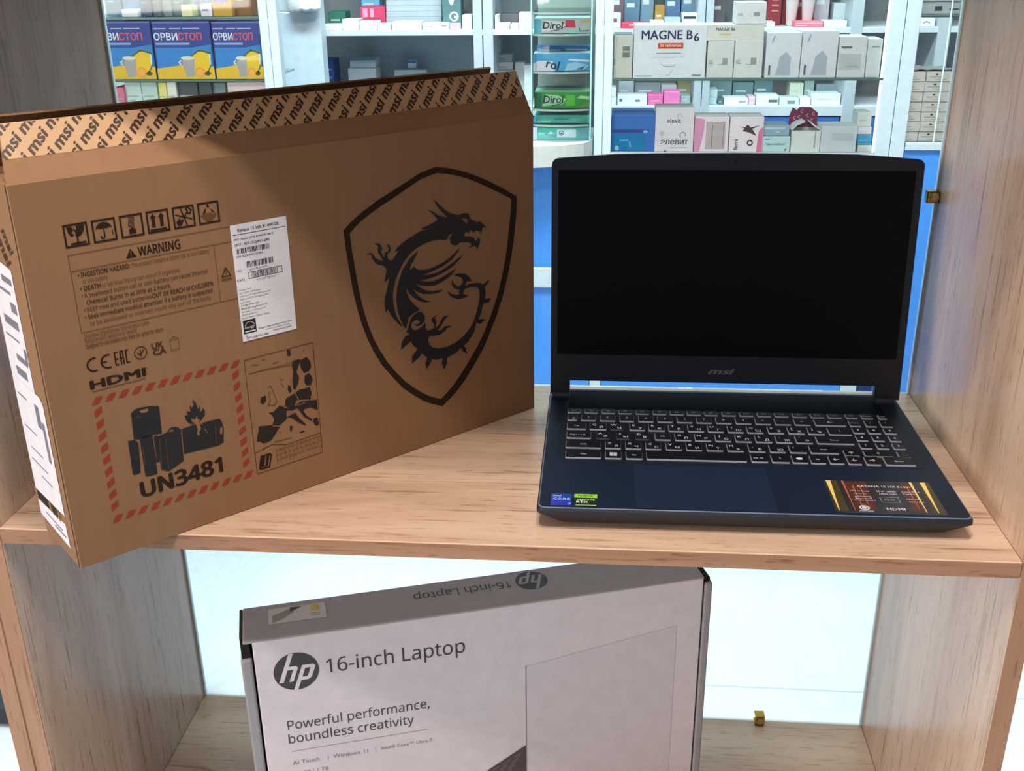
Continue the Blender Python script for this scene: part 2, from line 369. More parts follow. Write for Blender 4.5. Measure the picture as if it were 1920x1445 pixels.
KEYTOP = M((13, 16, 24), .45, spec=.45); KEYSIDE = M((138, 142, 156), .45); KEYCLEAR = M((58, 64, 70), .3); LEG = M((212, 216, 226), .5)
A6 = lambda x: 1040 + x / 5.3333
A5 = lambda x: 1380 + x / 5.0526
ROWS = [  # front edge v, depth, legends, [spans]
 (.1955, .0105, 'Esc F1 F2 F3 F4 F5 F6 F7 F8 F9 F10 F11 F12 Prt Del Ins Fn NumLk Crosshair Home'.split(), [A6(a) for a in (128, 260, 300, 432, 470, 605, 640, 775, 812, 945, 982, 1118, 1155, 1292, 1325, 1465, 1500, 1635, 1675, 1815)] + [A5(a) for a in (35, 170, 205, 335, 370, 500, 540, 675, 710, 840, 875, 1005, 1045, 1155, 1195, 1305, 1355, 1435)]),
 (.1768, .0155, ['`\nЁ', '1', '2', '3', '4', '5', '6', '7', '8', '9', '0', '-', '=', '⟵', 'Num', '/', '*'], [A6(a) for a in (128, 225, 262, 412, 452, 605, 650, 795, 838, 990, 1030, 1185, 1225, 1382, 1420, 1578, 1615, 1775)] + [A5(a) for a in (0, 150, 188, 335, 375, 525, 560, 710, 755, 1050, 1085, 1190, 1235, 1340, 1380, 1490)]),
 (.1562, .0165, ['Tab', 'QЙ', 'WЦ', 'EУ', 'RК', 'TЕ', 'YН', 'UГ', 'IШ', 'OЩ', 'PЗ', '[Х', ']Ъ', '\\'], [A6(a) for a in (120, 315, 350, 520, 555, 690, 750, 905, 940, 1105, 1140, 1297, 1335, 1497, 1535, 1695, 1735, 1895)] + [A5(a) for a in (110, 265, 310, 460, 500, 655, 690, 850, 885, 1105)]),
 (.1357, .0165, ['Caps Lock', 'AФ', 'SЫ', 'DВ', 'FА', 'GП', 'HР', 'JО', 'KЛ', 'LД', ';Ж', "'Э', ", 'Enter'], [A6(a) for a in (118, 365, 420, 550, 620, 750, 810, 945, 1005, 1165, 1205, 1370, 1405, 1570, 1610, 1770)] + [A5(a) for a in (0, 155, 190, 350, 385, 540, 575, 735, 775, 1125)]),
 (.1147, .0165, ['⇧ Shift', 'ZЯ', 'XЧ', 'CС', 'VМ', 'BИ', 'NТ', 'MЬ', ',Б', '.Ю', '/.', '⇧ Shift'], [A6(a) for a in (108, 465, 505, 665, 708, 870, 910, 1070, 1115, 1280, 1320, 1480, 1525, 1690, 1732, 1895)] + [A5(a) for a in (125, 285, 325, 475, 515, 675, 710, 980)]),
 (.0937, .0165, ['Ctrl', '⊞', 'Alt', '', 'Alt Gr', '\\', '◆', 'Fn', '←', '↓', '→', 'Enter'], [A6(a) for a in (105, 465, 505, 670, 712, 880, 920)] + [A5(a) for a in (108, 150, 310, 345, 515, 540, 690, 715, 860, 895, 1035, 1070, 1200, 1240, 1380, 1425, 1710)]),
 (.1608, .0128, ['7', '8', '9'], [A5(a) for a in (1115, 1225, 1260, 1380, 1415, 1530)]), (.1440, .0128, ['4', '5', '6'], [A5(a) for a in (1150, 1260, 1305, 1415, 1465, 1575)]),
 (.1272, .0128, ['1', '2', '3'], [A5(a) for a in (1185, 1300, 1345, 1460, 1500, 1615)]), (.1103, .0128, ['↑', '0', '.'], [A5(a) for a in (1035, 1175, 1225, 1500, 1545, 1660)])]
KZ0, KZ1 = .02155, .0230
for v0, dp, legs, spans in ROWS:
    for k in range(len(spans) // 2):
        ua, ub = u_of(spans[2 * k], v0, .0225), u_of(spans[2 * k + 1], v0, .0225)
        ub = min(ub, .3425)
        lg = legs[k] if k < len(legs) else ''
        b = B(); hw, i_ = (ub - ua) / 2, .0005
        clear = lg in ('WЦ', 'AФ', 'SЫ', 'DВ')
        r0 = [V3((x, y, 0)) for x, y in rr(-hw, 0, hw, dp, .0011, 3)]; r1 = [V3((x, y, KZ1 - KZ0)) for x, y in rr(-hw + i_, .0004, hw - i_, dp - i_, .0011, 3)]
        b.loft([r0, r1], KEYCLEAR if clear else KEYSIDE, False); b.add(r1, [tuple(range(len(r1)))], KEYTOP)
        fk = Fr((0, 0, KZ1 - KZ0), (1, 0, 0), (0, 1, 0))
        if len(lg) == 2 and lg not in ('F1',) and not lg[0] == 'F' and not lg == 'Fn' or lg == "'Э', ":
            b.text(fk, lg[0], -hw * .45, dp * .52, LEG, size=.0058, lift=.00004, res=1, align='CENTER', bold=.012)
            b.text(fk, lg[1], hw * .38, dp * .17, LEG, size=.0058, lift=.00004, res=1, align='CENTER', bold=.012)
        elif lg == '⊞':
            for dx in (-1, 1):
                for dy in (-1, 1): b.rect(fk, dx * .0018 - .0016, dp / 2 + dy * .0018 - .0016, dx * .0018 + .0016, dp / 2 + dy * .0018 + .0016, LEG, .00004)
        elif lg == '◆':
            b.disc(fk, 0, dp / 2, .0032, LEG, .00004, .0026, 8)
        elif lg in ('←', '↓', '→', '↑', '⟵'):
            dx, dy = {'←': (-1, 0), '⟵': (-1, 0), '→': (1, 0), '↓': (0, -1), '↑': (0, 1)}[lg]; s_ = .0026
            b.line(fk, [(-dx * s_, dp / 2 - dy * s_), (dx * s_, dp / 2 + dy * s_)], .0007, LEG, .00004)
            b.line(fk, [(dx * .0005 + dy * .002, dp / 2 + dy * .0005 + dx * .002), (dx * s_, dp / 2 + dy * s_), (dx * .0005 - dy * .002, dp / 2 + dy * .0005 - dx * .002)], .0007, LEG, .00004)
        elif lg:
            t_ = lg.replace('⇧ ', ''); sz = .0055 if len(t_) < 2 else .0036
            b.text(fk, t_.split('\n')[0], 0 if len(t_) < 6 else -hw * .1, dp * .38, LEG, size=sz, lift=.00004, res=1, align='CENTER', bold=.012, maxw=hw * 1.5)
            if '\n' in t_: b.text(fk, t_[2:], hw * .3, dp * .12, LEG, size=.005, lift=.00004, res=1, align='CENTER', bold=.012)
        b.build('space_bar' if (lg == '' and ub - ua > .06) else 'key', kb, ((ua + ub) / 2, v0, KZ0))
# stickers
b = B(); b.rect(ft, .0117, .0048, .0293, .0256, M((22, 62, 160), .3), .0002)
b.poly(ft, [(.0117, .0048), (.0293, .0048), (.0293, .010), (.0117, .016)], M((40, 44, 170), .3), .00022)
b.text(ft, 'intel', .0133, .0205, M((205, 215, 240), .4), size=.0042, lift=.0003, res=1); b.text(ft, 'CORE', .0131, .0140, M((190, 205, 245), .4), width=.0148, lift=.0003, res=1, bold=.01)
b.text(ft, 'i7', .0262, .0065, M((190, 205, 245), .4), size=.004, lift=.0003, res=1); b.build('processor_sticker', lap, label='small blue processor sticker')
b = B(); b.rect(ft, .0314, .0042, .0510, .0257, M((26, 44, 20), .3), .0002); b.rect(ft, .0314, .0192, .0510, .0257, M((140, 205, 55), .35), .00025)
b.text(ft, 'NVIDIA', .0350, .0212, M((30, 50, 20), .4), width=.0125, lift=.0003, res=1, bold=.01); b.text(ft, 'GEFORCE', .0335, .0143, M((225, 235, 225), .4), width=.0155, lift=.0003, res=1, bold=.01)
b.text(ft, 'RTX', .0335, .0098, M((235, 240, 235), .4), size=.0052, lift=.0003, res=1, bold=.02); b.rect(ft, .0328, .0058, .0503, .0066, M((190, 225, 150), .4), .0003); b.build('graphics_sticker', lap, label='small green graphics sticker')
b = B(); b.rect(ft, .2484, .0062, .3390, .0640, M((44, 42, 47), .3), .0002); b.rect(ft, .2484, .0062, .3390, .0068, M((80, 84, 98), .3), .00025)
GOLD = M((226, 196, 110), .35); ORG = M((172, 92, 62), .35); BRN = M((78, 44, 34), .4); OLV = M((66, 58, 34), .4); SG = M((205, 200, 212), .4)
for a, c in ((.2500, .2600), (.3295, .3385)): b.rect(ft, a, .0085, c, .0638, OLV, .00022)
for a, c in ((.2665, .284), (.313, .323)): b.rect(ft, a, .012, c, .0620, BRN, .00022)
for x, wd, mt in ((.2508, .0042, GOLD), (.3312, .0042, GOLD), (.2640, .0020, ORG), (.3218, .0022, GOLD)): b.poly(ft, [(x, .0632), (x + .0009, .0095), (x + .0015, .0095), (x + wd, .0632)], mt, .0003)
for x in (.2715, .2775, .3175): b.poly(ft, [(x, .055), (x + .0006, .014), (x + .0010, .014), (x + .0012, .055)], ORG, .0003)
b.text(ft, 'KATANA 15 HX B14W', .2760, .0520, SG, width=.0455, lift=.0004, res=1, bold=.01)
for u, v, t_, wd in ((.2680, .0435, 'RTX 50 Series', .0160), (.2700, .0390, 'LAPTOP GPU', .0110), (.2905, .0435, '15.6" QHD', .0160), (.2915, .0390, '165Hz 100%', .0150), (.3110, .0435, 'Core i7-14', .0150), (.3110, .0395, 'Turbo', .0105),
                     (.2680, .0270, 'Cooler Boost 5', .0180), (.3120, .0310, 'DDR5 RAM', .0125), (.3130, .0262, '4-Zone RGB', .0125), (.2915, .0115, 'HDMI', .0150)): b.text(ft, t_, u, v, SG, width=wd, lift=.0004, res=1, bold=.012)
b.frame(ft, .2700, .0305, .2830, .0352, .0006, SG, .0004); b.frame(ft, .2900, .0250, .3060, .0345, .0006, M((120, 140, 158), .4), .0004)
b.text(ft, 'MUX', .2935, .0280, M((150, 165, 180), .4), width=.0085, lift=.0004, res=1); b.disc(ft, .2735, .0150, .0042, SG, .0004, hole=.7); b.disc(ft, .2735, .0150, .0022, SG, .0004); b.rect(ft, .2680, .0090, .2800, .0098, SG, .0004)
b.build('feature_sticker', lap, label='dark feature sticker with gold stripes')
# lid, tilted back 5 degrees about the hinge line
TL_ = math.radians(5); lid = bpy.data.objects.new('lid', None); C.objects.link(lid); lid.parent = lap; lid.location = (0, .238, .0232); lid.rotation_euler = (-TL_, 0, 0)
lf = Fr((0, 0, 0), (1, 0, 0), (0, 0, 1))       # normal towards the viewer
def corner(pts, r=.006): return pts
out = [(.0012, .002), (.0215, .002), (.0215, .0166), (.3325, .0166), (.3325, .002), (.3578, .002)]
out += [(.3578, .2365), (.3572, .2400), (.3548, .2428), (.3515, .2438), (.3080, .2470), (.2960, .2478), (.2500, .2486), (.1795, .2490), (.1100, .2486), (.0640, .2478), (.0520, .2470), (.0075, .2438), (.0042, .2428), (.0018, .2400), (.0012, .2365)]
b = B(); b.prism(lf, out, -.0066, -.0006, M((20, 26, 36), .45)); b.prism(lf, out, -.0006, 0, M((17, 22, 31), .4)); b.build('display_cover', lid)
b = B(); b.prism(lf, rr(.0078, .0450, .3505, .2328, .0015), -.0002, .0002, M((4, 6, 11), .35, spec=.12)); b.build('screen', lid)
b = B(); b.text(lf, 'msi', .1635, .0262, M((78, 82, 92), .35), width=.0265, height=.0062, lift=.0003, bold=.035, shear=.35); b.build('logo', lid)
b = B(); b.disc(lf, .179, .2408, .0016, M((10, 12, 18), .2), .0002); b.build('webcam', lid)
for x in (.0035, .3345):
    b = B(); n = 16
    b.loft([[V3((x + q, .0012 + .0052 * math.cos(6.283 * k / n), .0000 + .0052 * math.sin(6.283 * k / n))) for k in range(n)] for q in (0, .0178)], M((24, 30, 40), .45)); b.build('hinge_cover', lid, smooth=True)

# ------------------------------------------------------------------ kraft laptop box (emblem box)
BO = V3((-.7511, -.0590, .0002)); BW, BD, BH = .485, .083, .309
kb_ = thing('laptop_box', 'large open kraft cardboard laptop box with a dragon shield, standing left of the laptop', 'box', BO, math.pi / 4)
BF_N = V3((math.sin(math.pi / 4), -math.cos(math.pi / 4), 0)); BU = V3((math.cos(math.pi / 4), math.sin(math.pi / 4), 0))
def fpx(px, py):                           # photo point -> (u, v) on the box front
    X = on_plane(px, py, BO, BF_N) - BO; return X.dot(BU), X.z
b = B(); tk = .003
b.box((0, 0, 0), (BW, tk, BH), KRAFT, .0006, 1); b.box((0, BD - tk, 0), (BW, BD, BH), KRAFT, .0006, 1)
b.box((.0022, tk, 0), (.0022 + tk, BD - tk, BH), KRAFT); b.box((BW - tk, tk, 0), (BW, BD - tk, BH), KRAFT); b.box((tk, tk, 0), (BW - tk, BD - tk, tk), KRAFT)
b.box((-.0001, .0014, .0005), (.0022, .0040, BH - .0005), M((48, 30, 18), .8)); b.box((.0000, .0040, 0), (.0024, BD - tk, BH), KRAFT)
body = b.build('carton_body', kb_)
# top flaps, all standing ajar
def flap(name, p0, p1, tip0, tip1, mat=KRAFT, th=.0028):
    b = B(); p0, p1, tip0, tip1 = map(V3, (p0, p1, tip0, tip1)); nn = (p1 - p0).cross(tip0 - p0).normalized() * th
    ring_ = [p0, p1, tip1, tip0]
    b.loft([[q - nn for q in ring_], ring_], mat)
    return b.build(name, kb_), Fr(p0, p1 - p0, (tip0 - p0) - (p1 - p0).normalized() * (tip0 - p0).dot((p1 - p0).normalized()))
ff_o, ff = flap('front_flap', (.001, .0015, BH), (BW - .0005, .0015, BH), (.0100, .030, .3465), (BW + .0035, .030, .3465))
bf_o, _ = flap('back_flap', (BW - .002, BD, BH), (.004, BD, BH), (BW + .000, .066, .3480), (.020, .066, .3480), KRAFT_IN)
flap('side_flap', (.001, BD - .004, BH - .002), (.001, .006, BH - .002), (.0500, BD - .010, BH - .012), (.0500, .010, BH - .012))
flap('side_flap', (BW - .001, .006, BH - .002), (BW - .001, BD - .004, BH - .002), (BW - .05, .010, BH - .012), (BW - .05, BD - .010, BH - .012))
FL = (V3((.0100, .030, .3465)) - V3((.001, .0015, BH))).length; FL = math.hypot(.0285, .0375)
t0 = FL * .40
b = B()
tape = bpy.data.materials.new('glossy_packing_tape'); tape.use_nodes = True
p_ = tape.node_tree.nodes['Principled BSDF']; n_ = tape.node_tree.nodes.new('ShaderNodeTexNoise'); n_.inputs['Scale'].default_value = 30
r_ = tape.node_tree.nodes.new('ShaderNodeValToRGB'); r_.color_ramp.elements[0].color = lin((186, 150, 112)) + (1,); r_.color_ramp.elements[1].color = lin((200, 162, 124)) + (1,)
tape.node_tree.links.new(n_.outputs[0], r_.inputs[0]); tape.node_tree.links.new(r_.outputs[0], p_.inputs['Base Color']); p_.inputs['Roughness'].default_value = .22
k_ = .0090 / FL
b.poly(ff, [(.0005 + k_ * t0, t0), (BW - .0015, t0), (BW + .0022, FL - .0003), (.0095, FL - .0003)], tape, .0002)
TXT = M((58, 34, 24), .4)
for i in range(-3, 29):
    for k in range(-2, 3):
        d_ = k * .0184 + (i * .0018) % .0184
        s0 = .006 + i * .0172 + d_; tt = t0 - .001 + d_
        if s0 > BW - .002 or s0 < -.03 or tt > FL or tt < t0 - .024: continue
        b.text(ff, 'msi', s0, tt, TXT, width=.0232, height=.0078, lift=.0004, bold=.03, shear=.3, rot=.785,
               clip=[((0, t0 + .0002, 0), (0, -1, 0)), ((0, FL - .0008, 0), (0, 1, 0)), ((.004, 0, 0), (-1, 0, 0)), ((BW - .0005, 0, 0), (1, 0, 0))])
b.build('branded_tape', ff_o)
FRT = Fr((0, 0, 0), (1, 0, 0), (0, 0, 1))
def print_part(b, name, parent=None, label=None): return b.build(name, parent or body, label=label)
# dragon shield
G1 = lambda x, y: fpx(620 + x / 2.8897, 280 + y / 2.89)
D1 = lambda x, y: fpx(680 + x / 8, 360 + y / 8)
D2 = lambda x, y: fpx(680 + x / 7.3846, 510 + y / 7.3846)
def pts(fn, s): q = [float(t) for t in s.replace(',', ' ').split()]; return [fn(q[i], q[i + 1]) for i in range(0, len(q), 2)]
b = B()
b.poly(FRT, pts(G1, '565 95 625 100 690 112 760 133 830 160 920 205 1008 255 1006 330 1000 400 990 500 975 600 955 700 930 800 898 900 860 1000 822 1085 780 1160 738 1232 690 1300 650 1345 605 1390 550 1378 500 1360 445 1328 390 1290 335 1232 280 1170 238 1104 200 1030 168 945 140 850 117 750 100 650 82 540 68 440 115 388 170 340 255 275 350 215 415 173 480 130'), INK, .0003,
       [pts(G1, '572 128 630 132 690 143 750 161 815 188 900 228 978 268 976 330 968 400 958 500 945 600 925 700 900 800 868 895 832 990 794 1068 752 1140 712 1206 670 1270 635 1312 597 1352 552 1342 510 1325 457 1295 405 1258 353 1206 305 1150 266 1088 230 1020 199 940 172 850 150 750 132 650 115 550 102 455 140 412 185 370 270 308 365 245 425 203 490 160')])
b.poly(FRT, pts(D1, '1060 90 1090 130 1150 190 1220 260 1300 310 1390 345 1460 340 1510 315 1580 320 1600 370 1625 420 1690 430 1700 465 1745 430 1790 470 1830 500 1855 540 1800 520 1785 570 1775 640 1755 590 1700 572 1660 610 1620 565 1585 615 1545 595 1512 640 1535 667 1600 665 1660 680 1695 740 1735 680 1760 710 1755 760 1715 860 1695 810 1640 815 1585 845 1630 790 1600 755 1520 750 1450 755 1420 795 1360 800 1318 765 1303 700 1345 622 1300 632 1268 690 1255 722 1150 712 1040 730 960 760 870 800 780 860 700 930 640 1010 590 1090 550 1170 520 1240 490 1320 465 1440') +
       pts(D2, '415 300 420 420 440 520 470 620 520 700 555 772 470 690 400 610 345 510 318 562 300 430 310 330 340 225') +
       pts(D1, '400 1280 365 1320 325 1365 335 1290 355 1180 345 1130 290 1095 230 1090 160 1030 135 990 130 950 100 928 40 940 90 912 140 920 180 980 230 1020 310 1030 260 950 225 900 225 840 235 805 170 775 230 768 275 800 290 850 272 900 325 990 332 900 372 900 385 870 380 820 345 772 400 800 420 850 402 905 362 932 378 1010 430 1030 480 970 540 872 475 897 520 830 600 760 680 700 760 650 840 600 930 565 990 560 860 550 940 515 1060 460 1125 420 1090 370 1040 320 970 255 1040 290 1120 340 1200 370 1270 380 1210 320 1150 260 1100 190'), BLACK_INK, .0004,
       [pts(D1, '1480 395 1540 390 1575 420 1570 465 1530 460 1500 420')])
b.poly(FRT, pts(D1, '830 885 775 1000 725 1080 702 1165 740 1150 770 1110 800 1150 850 1170 950 1165 1050 1130 1200 1060 1320 970 1400 890 1450 830 1440 870 1340 1010 1200 1110 1080 1170 980 1215 890 1245 960 1245 1080 1220 1200 1160 1320 1080 1430 990 1500 935 1450 1010 1340 1120 1200 1210 1080 1270 940 1310 850 1315 930 1340 1040 1340 1150 1300 1270 1230 1400 1140 1330 1240 1200 1340 1080 1400 950 1410 860 1395 800 1385') +
       pts(D2, '740 175 800 220 880 255 960 265 1060 250 1120 250 1030 290 930 305 830 300 750 270 690 225 740 300 800 355 880 395 960 405 860 420 780 400 700 350 640 290 605 225 610 300 650 380 720 460 790 520 700 570 640 620 612 720 600 785 560 740 520 650 490 560 470 450 465 330 475 230 500 120') + pts(D1, '574 1233 600 1160 650 1080 700 1000 760 940'), BLACK_INK, .0004)
b.poly(FRT, pts(D2, '600 828 628 775 650 690 670 635 710 582 770 548 825 555 855 600 858 660 835 705 790 738 740 746 712 728 740 724 780 712 792 685 765 662 720 665 680 700 664 750 690 795 740 805 800 770 850 718 870 692 868 780 900 810 940 800 985 772 985 720 960 690 946 658 970 625 1045 585 990 632 1015 660 1015 720 1000 785 1060 720 1090 650 1120 610 1195 600 1140 640 1110 700 1060 770 1032 812 1090 800 1130 755 1190 740 1240 755 1170 767 1140 810 1080 860 1000 880 920 885 905 940 920 1000 970 1045 1060 1055 1170 1030 1290 970 1390 890 1470 790 1530 690 1580 540 1610 400 1620 290 1600 220 1550 205 1420 225 1395 260 1385 300 1420 320 1470 315 1420 350 1320 375 1240 350 1190 310 1175 255 1220 300 1300 320 1335 305 1330 240 1270 230 1235 180 1230 100 1260 160 1310 200 1360 180 1385 130 1370 80 1310 55 1255 45 1320 18 1400 20 1470 60 1505 120 1440 130 1415 185 1480 165 1560 145 1640 155 1665 175 1740 105 1750 130 1690 200 1700 300 1690 370 1775 360 1740 420 1665 440 1640 560 1600 650 1700 650 1620 720 1575 690 1540 830 1460 960 1392 1020 1440 1050 1420 1070 1450 1130 1380 1090 1360 1045 1290 1120 1170 1180 1165 1260 1125 1350 1095 1260 1105 1187 1020 1215 960 1200 930 1270 880 1345 865 1260 890 1182 812 1122 780 1180 680 1260 680 1170 760 1060 690 1010 670 952 600 1010 525 1075 540 970 590 890 650 852'), BLACK_INK, .0004)
print_part(b, 'printed_dragon_shield', label='black printed dragon inside a dark shield outline')
# handling symbols
b = B(); SY = .2583; SQ = .0172
xs = [.0322, .0528, .0736, .0941, .1149, .1355]
for x in xs: b.frame(FRT, x, SY, x + SQ + .0005, SY + SQ, .0014, INK)
def ic(i): return lambda u, v: (xs[i] + u * SQ, SY + v * SQ)
def ip(i, s, m=INK): q = ic(i); b.poly(FRT, pts(q, s), m)
def il(i, s, w, m=INK): b.line(FRT, pts(ic(i), s), w, m)
ip(0, '.14 .88 .36 .88 .42 .72 .33 .62 .44 .50 .30 .46 .20 .62'); ip(0, '.44 .86 .50 .70 .56 .78 .54 .90 .90 .90 .84 .62 .70 .46 .55 .42 .47 .52 .52 .62 .44 .68'); il(0, '.55 .44 .55 .16', .0013); il(0, '.26 .14 .86 .16', .0013)
ip(1, '.14 .58 .2 .72 .32 .82 .5 .87 .68 .82 .8 .72 .86 .58 .74 .62 .62 .57 .5 .62 .38 .57 .26 .62'); il(1, '.5 .6 .5 .24 .44 .16 .36 .18 .34 .26', .0010); il(1, '.86 .46 .84 .34 .88 .28', .0007)
ip(2, '.36 .14 .66 .14 .66 .36 .58 .36 .58 .42 .44 .42 .44 .36 .36 .36'); b.frame(FRT, *ic(2)(.36, .45), *ic(2)(.62, .66), .0006, INK_MID); b.frame(FRT, *ic(2)(.40, .70), *ic(2)(.66, .88), .0006, INK_MID); il(2, '.4 .52 .6 .6', .0006, INK_MID); il(2, '.45 .75 .62 .83', .0006, INK_MID)
for d in (0, .38): ip(3, ' '.join(str(t) for t in (.22 + d, .26, .38 + d, .26, .38 + d, .68, .44 + d, .68, .30 + d, .88, .16 + d, .68, .22 + d, .68)))
il(3, '.14 .14 .86 .14', .0013)
il(4, '.4 .88 .62 .14', .0010); il(4, '.14 .64 .88 .36', .0010); ip(4, '.12 .3 .2 .12 .36 .14 .5 .36 .44 .44 .36 .34 .34 .46 .26 .44'); il(4, '.56 .54 .72 .74 .64 .84 .76 .9 .9 .76 .82 .62 .66 .66', .0010)
ip(5, '.42 .76 .58 .76 .5 .95'); ip(5, '.22 .5 .3 .62 .42 .74 .38 .58 .32 .48'); ip(5, '.6 .7 .82 .48 .66 .54'); ip(5, '.1 .42 .3 .46 .5 .5 .7 .46 .9 .42 .72 .22 .6 .12 .4 .12 .28 .22', INK_SOFT)
print_part(b, 'printed_handling_symbols', label='row of six printed handling symbols')
# warning table
b = B(); b.frame(FRT, .0323, .1928, .1612, .2532, .0005, INK_SOFT); b.rect(FRT, .0323, .2405, .1612, .2410, INK_SOFT); b.rect(FRT, .1450, .1930, .1455, .2408, INK_SOFT)
b.poly(FRT, [(.0744, .2428), (.0826, .2428), (.0785, .2498)], INK); b.rect(FRT, .0782, .2448, .0788, .2478, KRAFT, .0005); b.rect(FRT, .0782, .2436, .0788, .2442, KRAFT, .0005)
b.text(FRT, 'WARNING', .0842, .2430, INK, width=.0335, height=.0072, bold=.02, font=NOTO)
for v, u, t_, wd, bold, mt in ((.2352, .0372, '• INGESTION HAZARD:', .039, .02, INK_MID), (.2352, .0775, 'This product contains a button cell or coin battery', .063, 0, INK_SOFT), (.2302, .0400, 'or coin battery.', .0190, 0, INK_SOFT), (.2247, .0372, '• DEATH', .0150, .02, INK_MID), (.2247, .0530, 'or serious injury can occur if ingested.', .062, 0, INK_SOFT),
        (.2192, .0372, '• A swallowed button cell or coin battery can cause Internal', .100, 0, INK_MID), (.2137, .0400, 'Chemical Burns in as little as 2 hours.', .066, .01, INK_MID), (.2082, .0372, '• KEEP new and used batteries', .052, 0, INK_MID), (.2082, .0900, 'OUT OF REACH of CHILDREN', .0505, .02, INK_MID),
        (.2027, .0372, '• Seek immediate medical attention if a battery is suspected', .1020, .008, INK_MID), (.1972, .0400, 'to be swallowed or inserted inside any part of the body.', .098, 0, INK_SOFT), (.1882, .0340, 'Disposal of batteries: follow local rules', .050, 0, INK_SOFT), (.1843, .0340, 'Recycle with electronic waste', .040, 0, INK_SOFT), (.1800, .0340, 'Designed for use indoors only. Keep the carton for return.', .061, .01, INK_SOFT)): b.text(FRT, t_, u, v, mt, width=wd, height=.0037, bold=bold, res=1, font=NOTO)
b.poly(FRT, [(.1482, .2130), (.1572, .2130), (.1527, .2215)], INK_MID, .0003, [[(.1497, .2138), (.1557, .2138), (.1527, .2196)]]); b.rect(FRT, .1524, .2145, .1530, .2185, INK_MID); b.rect(FRT, .1485, .2100, .1570, .2118, INK_SOFT)
print_part(b, 'printed_warning_table')
# conformity marks
b = B()
b.arc(FRT, .0377, .1664, .0052, 70, 290, .0013, INK); b.arc(FRT, .0484, .1664, .0052, 70, 290, .0013, INK); b.rect(FRT, .0432, .1658, .0475, .1670, INK)
for u in (.0535, .0578, .0622): b.rect(FRT, u, .1612, u + .0011, .1724, INK)
for v in (.1612, .1660, .1713): b.rect(FRT, .0535, v, .0565, v + .0010, INK)
b.rect(FRT, .0578, .1713, .0608, .1724, INK); b.rect(FRT, .0598, .1612, .0608, .1724, INK); b.rect(FRT, .0578, .1660, .0608, .1670, INK)
for v in (.1612, .1714): b.rect(FRT, .0622, v, .0650, v + .0010, INK)
b.disc(FRT, .0742, .1668, .0053, INK_MID, .0003, hole=.86); b.line(FRT, [(.0718, .1672), (.0738, .1650), (.0768, .1690)], .0009, INK_MID); b.line(FRT, [(.0742, .1640), (.0742, .1696)], .0007, INK_MID)
b.text(FRT, 'UK', .0835, .1672, INK_MID, width=.0095, height=.0048, bold=.03); b.text(FRT, 'CA', .0840, .1618, INK_MID, width=.0105, height=.0048, bold=.03)
b.frame(FRT, .0985, .1622, .1060, .1712, .0004, INK_SOFT); b.line(FRT, [(.0985, .1712), (.1022, .1735), (.1060, .1712)], .0004, INK_SOFT)
b.text(FRT, 'HDMI', .0325, .1474, INK, width=.0428, height=.0066, bold=.04); b.rect(FRT, .0330, .1448, .0745, .1454, INK_SOFT); b.rect(FRT, .0765, .1530, .0785, .1534, INK_SOFT)
print_part(b, 'printed_conformity_marks')
# battery transport mark
b = B(); a0, a1, c0, c1 = .0316, .1535, .0308, .1400; nx, ny = 12, 11
for i in range(nx):
    u = a0 + (a1 - a0 - .006) * i / (nx - 1)
    for v in (c0, c1 - .0055): b.poly(FRT, [(u - .001, v), (u + .0045, v), (u + .0085, v + .0055), (u + .003, v + .0055)], RED_INK)
for i in range(1, ny - 1):
    v = c0 + (c1 - c0 - .006) * i / (ny - 1)
    for u in (a0, a1 - .006): b.poly(FRT, [(u, v), (u + .006, v + .0035), (u + .006, v + .0085), (u, v + .005)], RED_INK)
K = lambda x, y: fpx(230 + x / 7.225, 740 + y / 7.225)
DK = M((40, 40, 42), .55, spec=.2)
def kp(s, m=DK, l=.0003, h=()): b.poly(FRT, pts(K, s), m, l, [pts(K, t) for t in h])
kp('110 250 150 210 200 180 360 152 470 150 492 160 530 520 420 540 300 600 150 605 125 380', DK, .0003, ['225 205 285 190 350 176 340 225 290 245 240 238'])
kp('70 625 150 608 205 640 243 1055 155 1085 135 1070'); kp('232 618 280 560 340 540 405 555 470 1068 330 1105 305 1090'); kp('420 565 470 545 500 905 452 912')
kp('462 570 540 535 600 505 640 445 700 430 745 440 792 470 825 890 625 1035 520 1015', DK, .0003, ['618 485 680 462 692 490 640 508'])
kp('800 462 960 405 990 398 1015 470 1000 530 1025 545 1000 600 1055 520 1032 510 1062 460 1045 390 1085 405 1110 490 1125 480 1155 560 1135 470 1110 460 1075 380 1200 345 1310 320 1345 370 1368 450 1365 640 1305 680 832 800', DK, .0003, ['1312 500 1320 440 1342 425 1356 470 1346 530 1325 535'])
kp('945 60 990 110 1005 160 1025 195 1040 140 1050 185 1045 230 1075 215 1085 175 1115 225 1112 270 1075 320 1030 375 1050 320 1020 330 1000 270 985 320 950 330 920 300 935 360 980 385 930 395 880 370 850 330 838 280 880 270 865 225 915 225 905 140 940 175 960 130')
for s in ('215 650 240 960', '270 700 300 960', '430 640 455 860', '495 600 530 1000', '580 600 625 1020', '785 500 815 780', '1250 410 1265 660', '150 300 250 295'): b.line(FRT, pts(K, s), .0005, INK_SOFT, .0005)
b.text(FRT, 'UN3481', .0575, .0446, INK, width=.0705, height=.0135, bold=.035, font=NOTO)
print_part(b, 'printed_battery_mark', label='printed lithium battery mark with a red dashed border')
